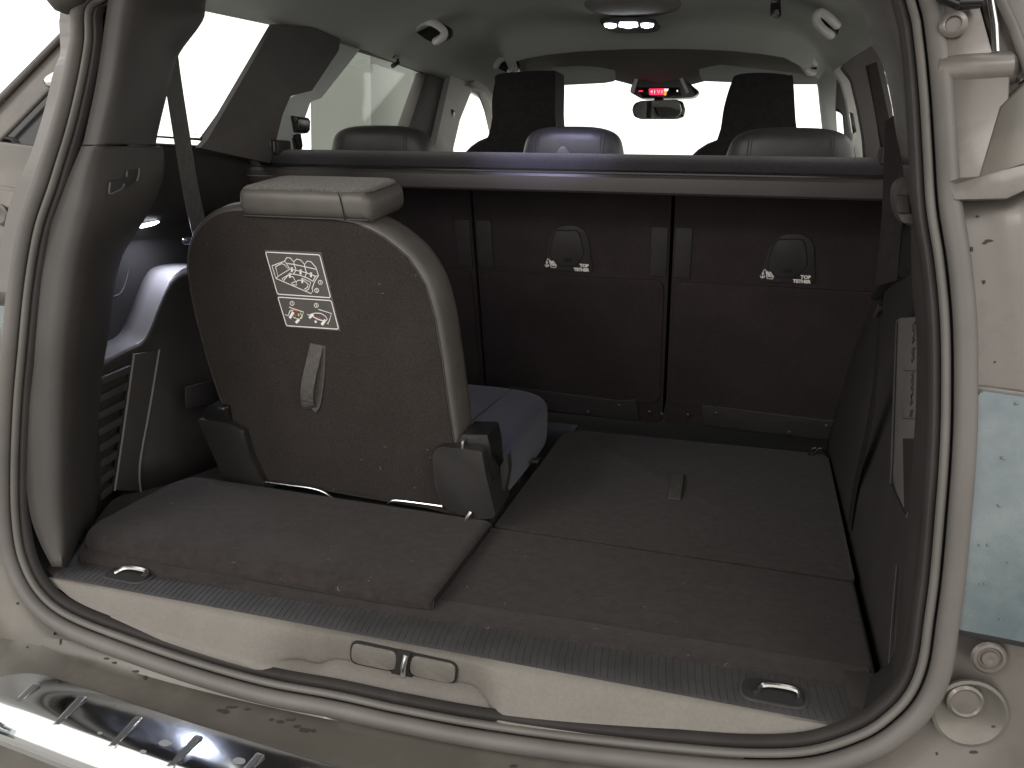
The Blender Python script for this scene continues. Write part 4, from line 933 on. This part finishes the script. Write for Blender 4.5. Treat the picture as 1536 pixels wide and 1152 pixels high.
for q in ([(978, 135), (978, 140)], [(982, 135), (982, 140)], [(986, 135), (988, 140), (990, 135)], [(993, 135), (993, 140)], [(975.5, 137.5), (978, 137.5)]): stroke_bm(bm, [U(x, y, ('y', 2.1485)) for x, y in q], .0016, (0, -1, 0))
finish('display_symbols', bm, DISPW, oc, smooth=False)
# interior mirror
mi = thing('rear_view_mirror', 'interior rear-view mirror hanging in front of the white windscreen', 'mirror', U(987, 165, ('y', 2.12)))
mpx = [(948, 165), (951, 155), (962, 151), (1012, 149), (1024, 152), (1028, 165), (1025, 175), (1014, 178.5), (960, 178.5), (951, 175)]
yslab('mirror_housing', mpx, 2.125, .03, PLASTG, mi, .006, .006)
mp = [(987.5 + (x - 987.5) * .95, 164.5 + (y - 164.5) * .88) for x, y in mpx]
pts = fillet([U(x, y, ('y', 2.122)) for x, y in mp], .005, 3)
mc = sum(pts, Vector()) / len(pts); mr = Matrix.Rotation(math.radians(-13), 3, 'Z')
pts = [mc + mr @ Vector(((p.x - mc.x) / math.cos(math.radians(13)) * .93, p.y - mc.y, p.z - mc.z)) + Vector((0, -.006, 0)) for p in pts]
mg = slab('mirror_glass', pts, mr @ Vector((0, .002, 0)), MIRR, mi, 0)
tube('mirror_stem', [U(988, 152, ('y', 2.15)), U(990, 144, ('y', 2.19))], .016, PLASTG, mi, 10)
# sun visors
for lab, px in (('left sun visor folded up above the windscreen', [(828, 100), (880, 98), (900, 94), (915, 96), (922, 105), (922, 121), (905, 124), (828, 128)]), ('right sun visor folded up above the windscreen', [(1049, 95), (1062, 94), (1090, 98), (1200, 110), (1226, 116), (1228, 126), (1180, 126), (1052, 121), (1049, 110)])):
    c = U(sum(p[0] for p in px) / len(px), sum(p[1] for p in px) / len(px), ('y', 2.2))
    o = yslab('sun_visor', px, 2.10, .016, HEADL, None, .006, .004, label=lab, cat='sun visor', group='sun visors')

# ================================================================== outside: curtain seen through the left rear door window
rows = []
xc = -2.3
e0 = U(467, 157, ('x', xc)); e1 = U(640, 150, ('x', xc))
ys = np.linspace(e0.y, U(650, 150, ('x', xc)).y, 130)
for z in np.linspace(-.6, 2.6, 9):
    rows.append([Vector((xc + .22 * abs(math.sin((y - e0.y) * 4.4 + .5 * math.sin((y - e0.y) * 1.9))) + .012 * math.sin(y * 19 + z * .5) + .01 * math.sin(z * 3 + y), y, z)) for y in ys])
bm = bmesh.new(); grid_bm(bm, rows); cu_ = finish('curtain', bm, CURT, None, ang=None, label='pale grey-green curtain hanging outside the left rear door window', cat='curtain')
cu_.modifiers.new('t', 'SOLIDIFY').thickness = .004

# ================================================================== marks that lie on finished surfaces
bpy.context.view_layer.update()
DG = bpy.context.evaluated_depsgraph_get()
def HIT(px, py, off=0.0):
    d = Vector(ray(px, py)); ok, p, n, *_ = SC.ray_cast(DG, Vector(EYE), d)
    if n.dot(d) > 0: n = -n
    return p + n * off, n
def hitpts(px, off): return [HIT(x, y, off)[0] for x, y in px]
# bag hook moulded into the left post trim
hq = [(163, 272), (163, 290), (185, 284), (205, 271), (207, 253), (187, 256), (185, 268)]
hp = hitpts(hq, .0015); hn = HIT(185, 272)[1]
recs = slab('hook_recess', hp, -hn * .004, PLASTD, lowL, .0008)
for seq in ([(163, 274), (162, 290), (172, 287), (181, 282), (184, 276)], [(206.5, 253), (206, 262), (203, 271)], [(188.5, 257), (187.5, 265)]):
    tube('hook_rim', catmull(hitpts(seq, .0022), 4), .0013, COVM, lowL, 8)
# scuffs and chips in the bumper paint, dried drops on the chrome
SCUFF = M('bare_scuff', (.020, .018, .016), .8); DRY = M('dried_drop', (.17, .175, .175), .4)
rs = random.Random(3)
def blot(name, px, py, rx, ry, mat, parent, n=11, off=.0006, rag=.45):
    pts = []
    for k in range(n):
        a = 2 * math.pi * k / n; q = 1 - rag * rs.random()
        pts.append(HIT(px + rx * q * math.cos(a), py + ry * q * math.sin(a), off)[0])
    bm = bmesh.new(); bm.faces.new([bm.verts.new(p) for p in pts]); bmesh.ops.triangulate(bm, faces=bm.faces)
    r = bmesh.ops.extrude_face_region(bm, geom=list(bm.faces)); nn = HIT(px, py)[1]
    for v in r['geom']:
        if isinstance(v, bmesh.types.BMVert): v.co += nn * .0003
    finish(name, bm, mat, parent)
for (x, y, a, b) in [(338, 1068, 7, 4), (347, 1061, 12, 2.5), (330, 1066, 8, 2.5), (372, 1064, 6, 2), (420, 1083, 8, 3), (407, 1080, 4, 2.5), (437, 1080, 10, 2), (456, 1096, 11, 4), (445, 1090, 7, 2.5), (470, 1097, 5, 3), (172, 994, 5, 2), (204, 1007, 6, 2.5), (218, 1017, 4, 4), (160, 988, 5, 2), (91, 963, 2, 5), (82, 950, 2, 3), (27, 905, 3, 2), (770, 1150, 8, 3), (41, 971, 2, 1.5)]:
    blot('paint_scuff', x, y, a, b, SCUFF, bump)
for (x, y, a, b) in [(248, 1115, 11, 5), (358, 1142, 11, 5.5), (215, 1128, 5, 3), (150, 1100, 4, 2)]:
    blot('dried_drop', x, y, a, b, DRY, plate, 14, .0004, .12)
for (x, y, a, b) in [(1466, 325, 4, 2), (1484, 361, 8, 2.5), (1478, 364, 5, 3), (1457, 374, 3, 4), (1492, 543, 2, 2), (1476, 423, 3, 4), (1460, 1128, 8, 3), (1405, 1130, 3, 3), (1490, 1090, 4, 2)]:
    blot('paint_scuff', x, y, a, b, SCUFF, rq)
# lint on the carpets: too fine to count
bm = bmesh.new(); LINT = M('lint_fibre', (.22, .21, .20), .9)
def carp(px, py):
    d = Vector(ray(px, py)); ok, p, n, i_, ob, _ = SC.ray_cast(DG, Vector(EYE), d)
    return (p, n) if ok and ob.data.materials and ob.data.materials[0].name in ('carpet', 'seat_back_carpet') else None
for k in range(110):
    x, y = rs.uniform(120, 1330), rs.uniform(640, 1040)
    if rs.random() < .07: x, y = rs.uniform(300, 680), rs.uniform(330, 730)
    h = carp(x, y)
    if not h: continue
    p, n = h; n = n if n.dot(Vector(ray(x, y))) < 0 else -n
    u = n.orthogonal().normalized(); v = n.cross(u); a = rs.uniform(0, 6.28); L_ = rs.choice([.0012, .0016, .002, .004, .006]); cur = rs.uniform(-1.2, 1.2)
    pts = []
    for q in range(4):
        t = q / 3; aa = a + cur * t; pts.append(p + (u * math.cos(aa) + v * math.sin(aa)) * L_ * t + n * .0012)
    stroke_bm(bm, pts, .00045 if L_ > .002 else .0008, n)
finish('lint', bm, LINT, None, label='fine pale lint fibres scattered over the boot carpets', cat='lint', kind='stuff', smooth=False)
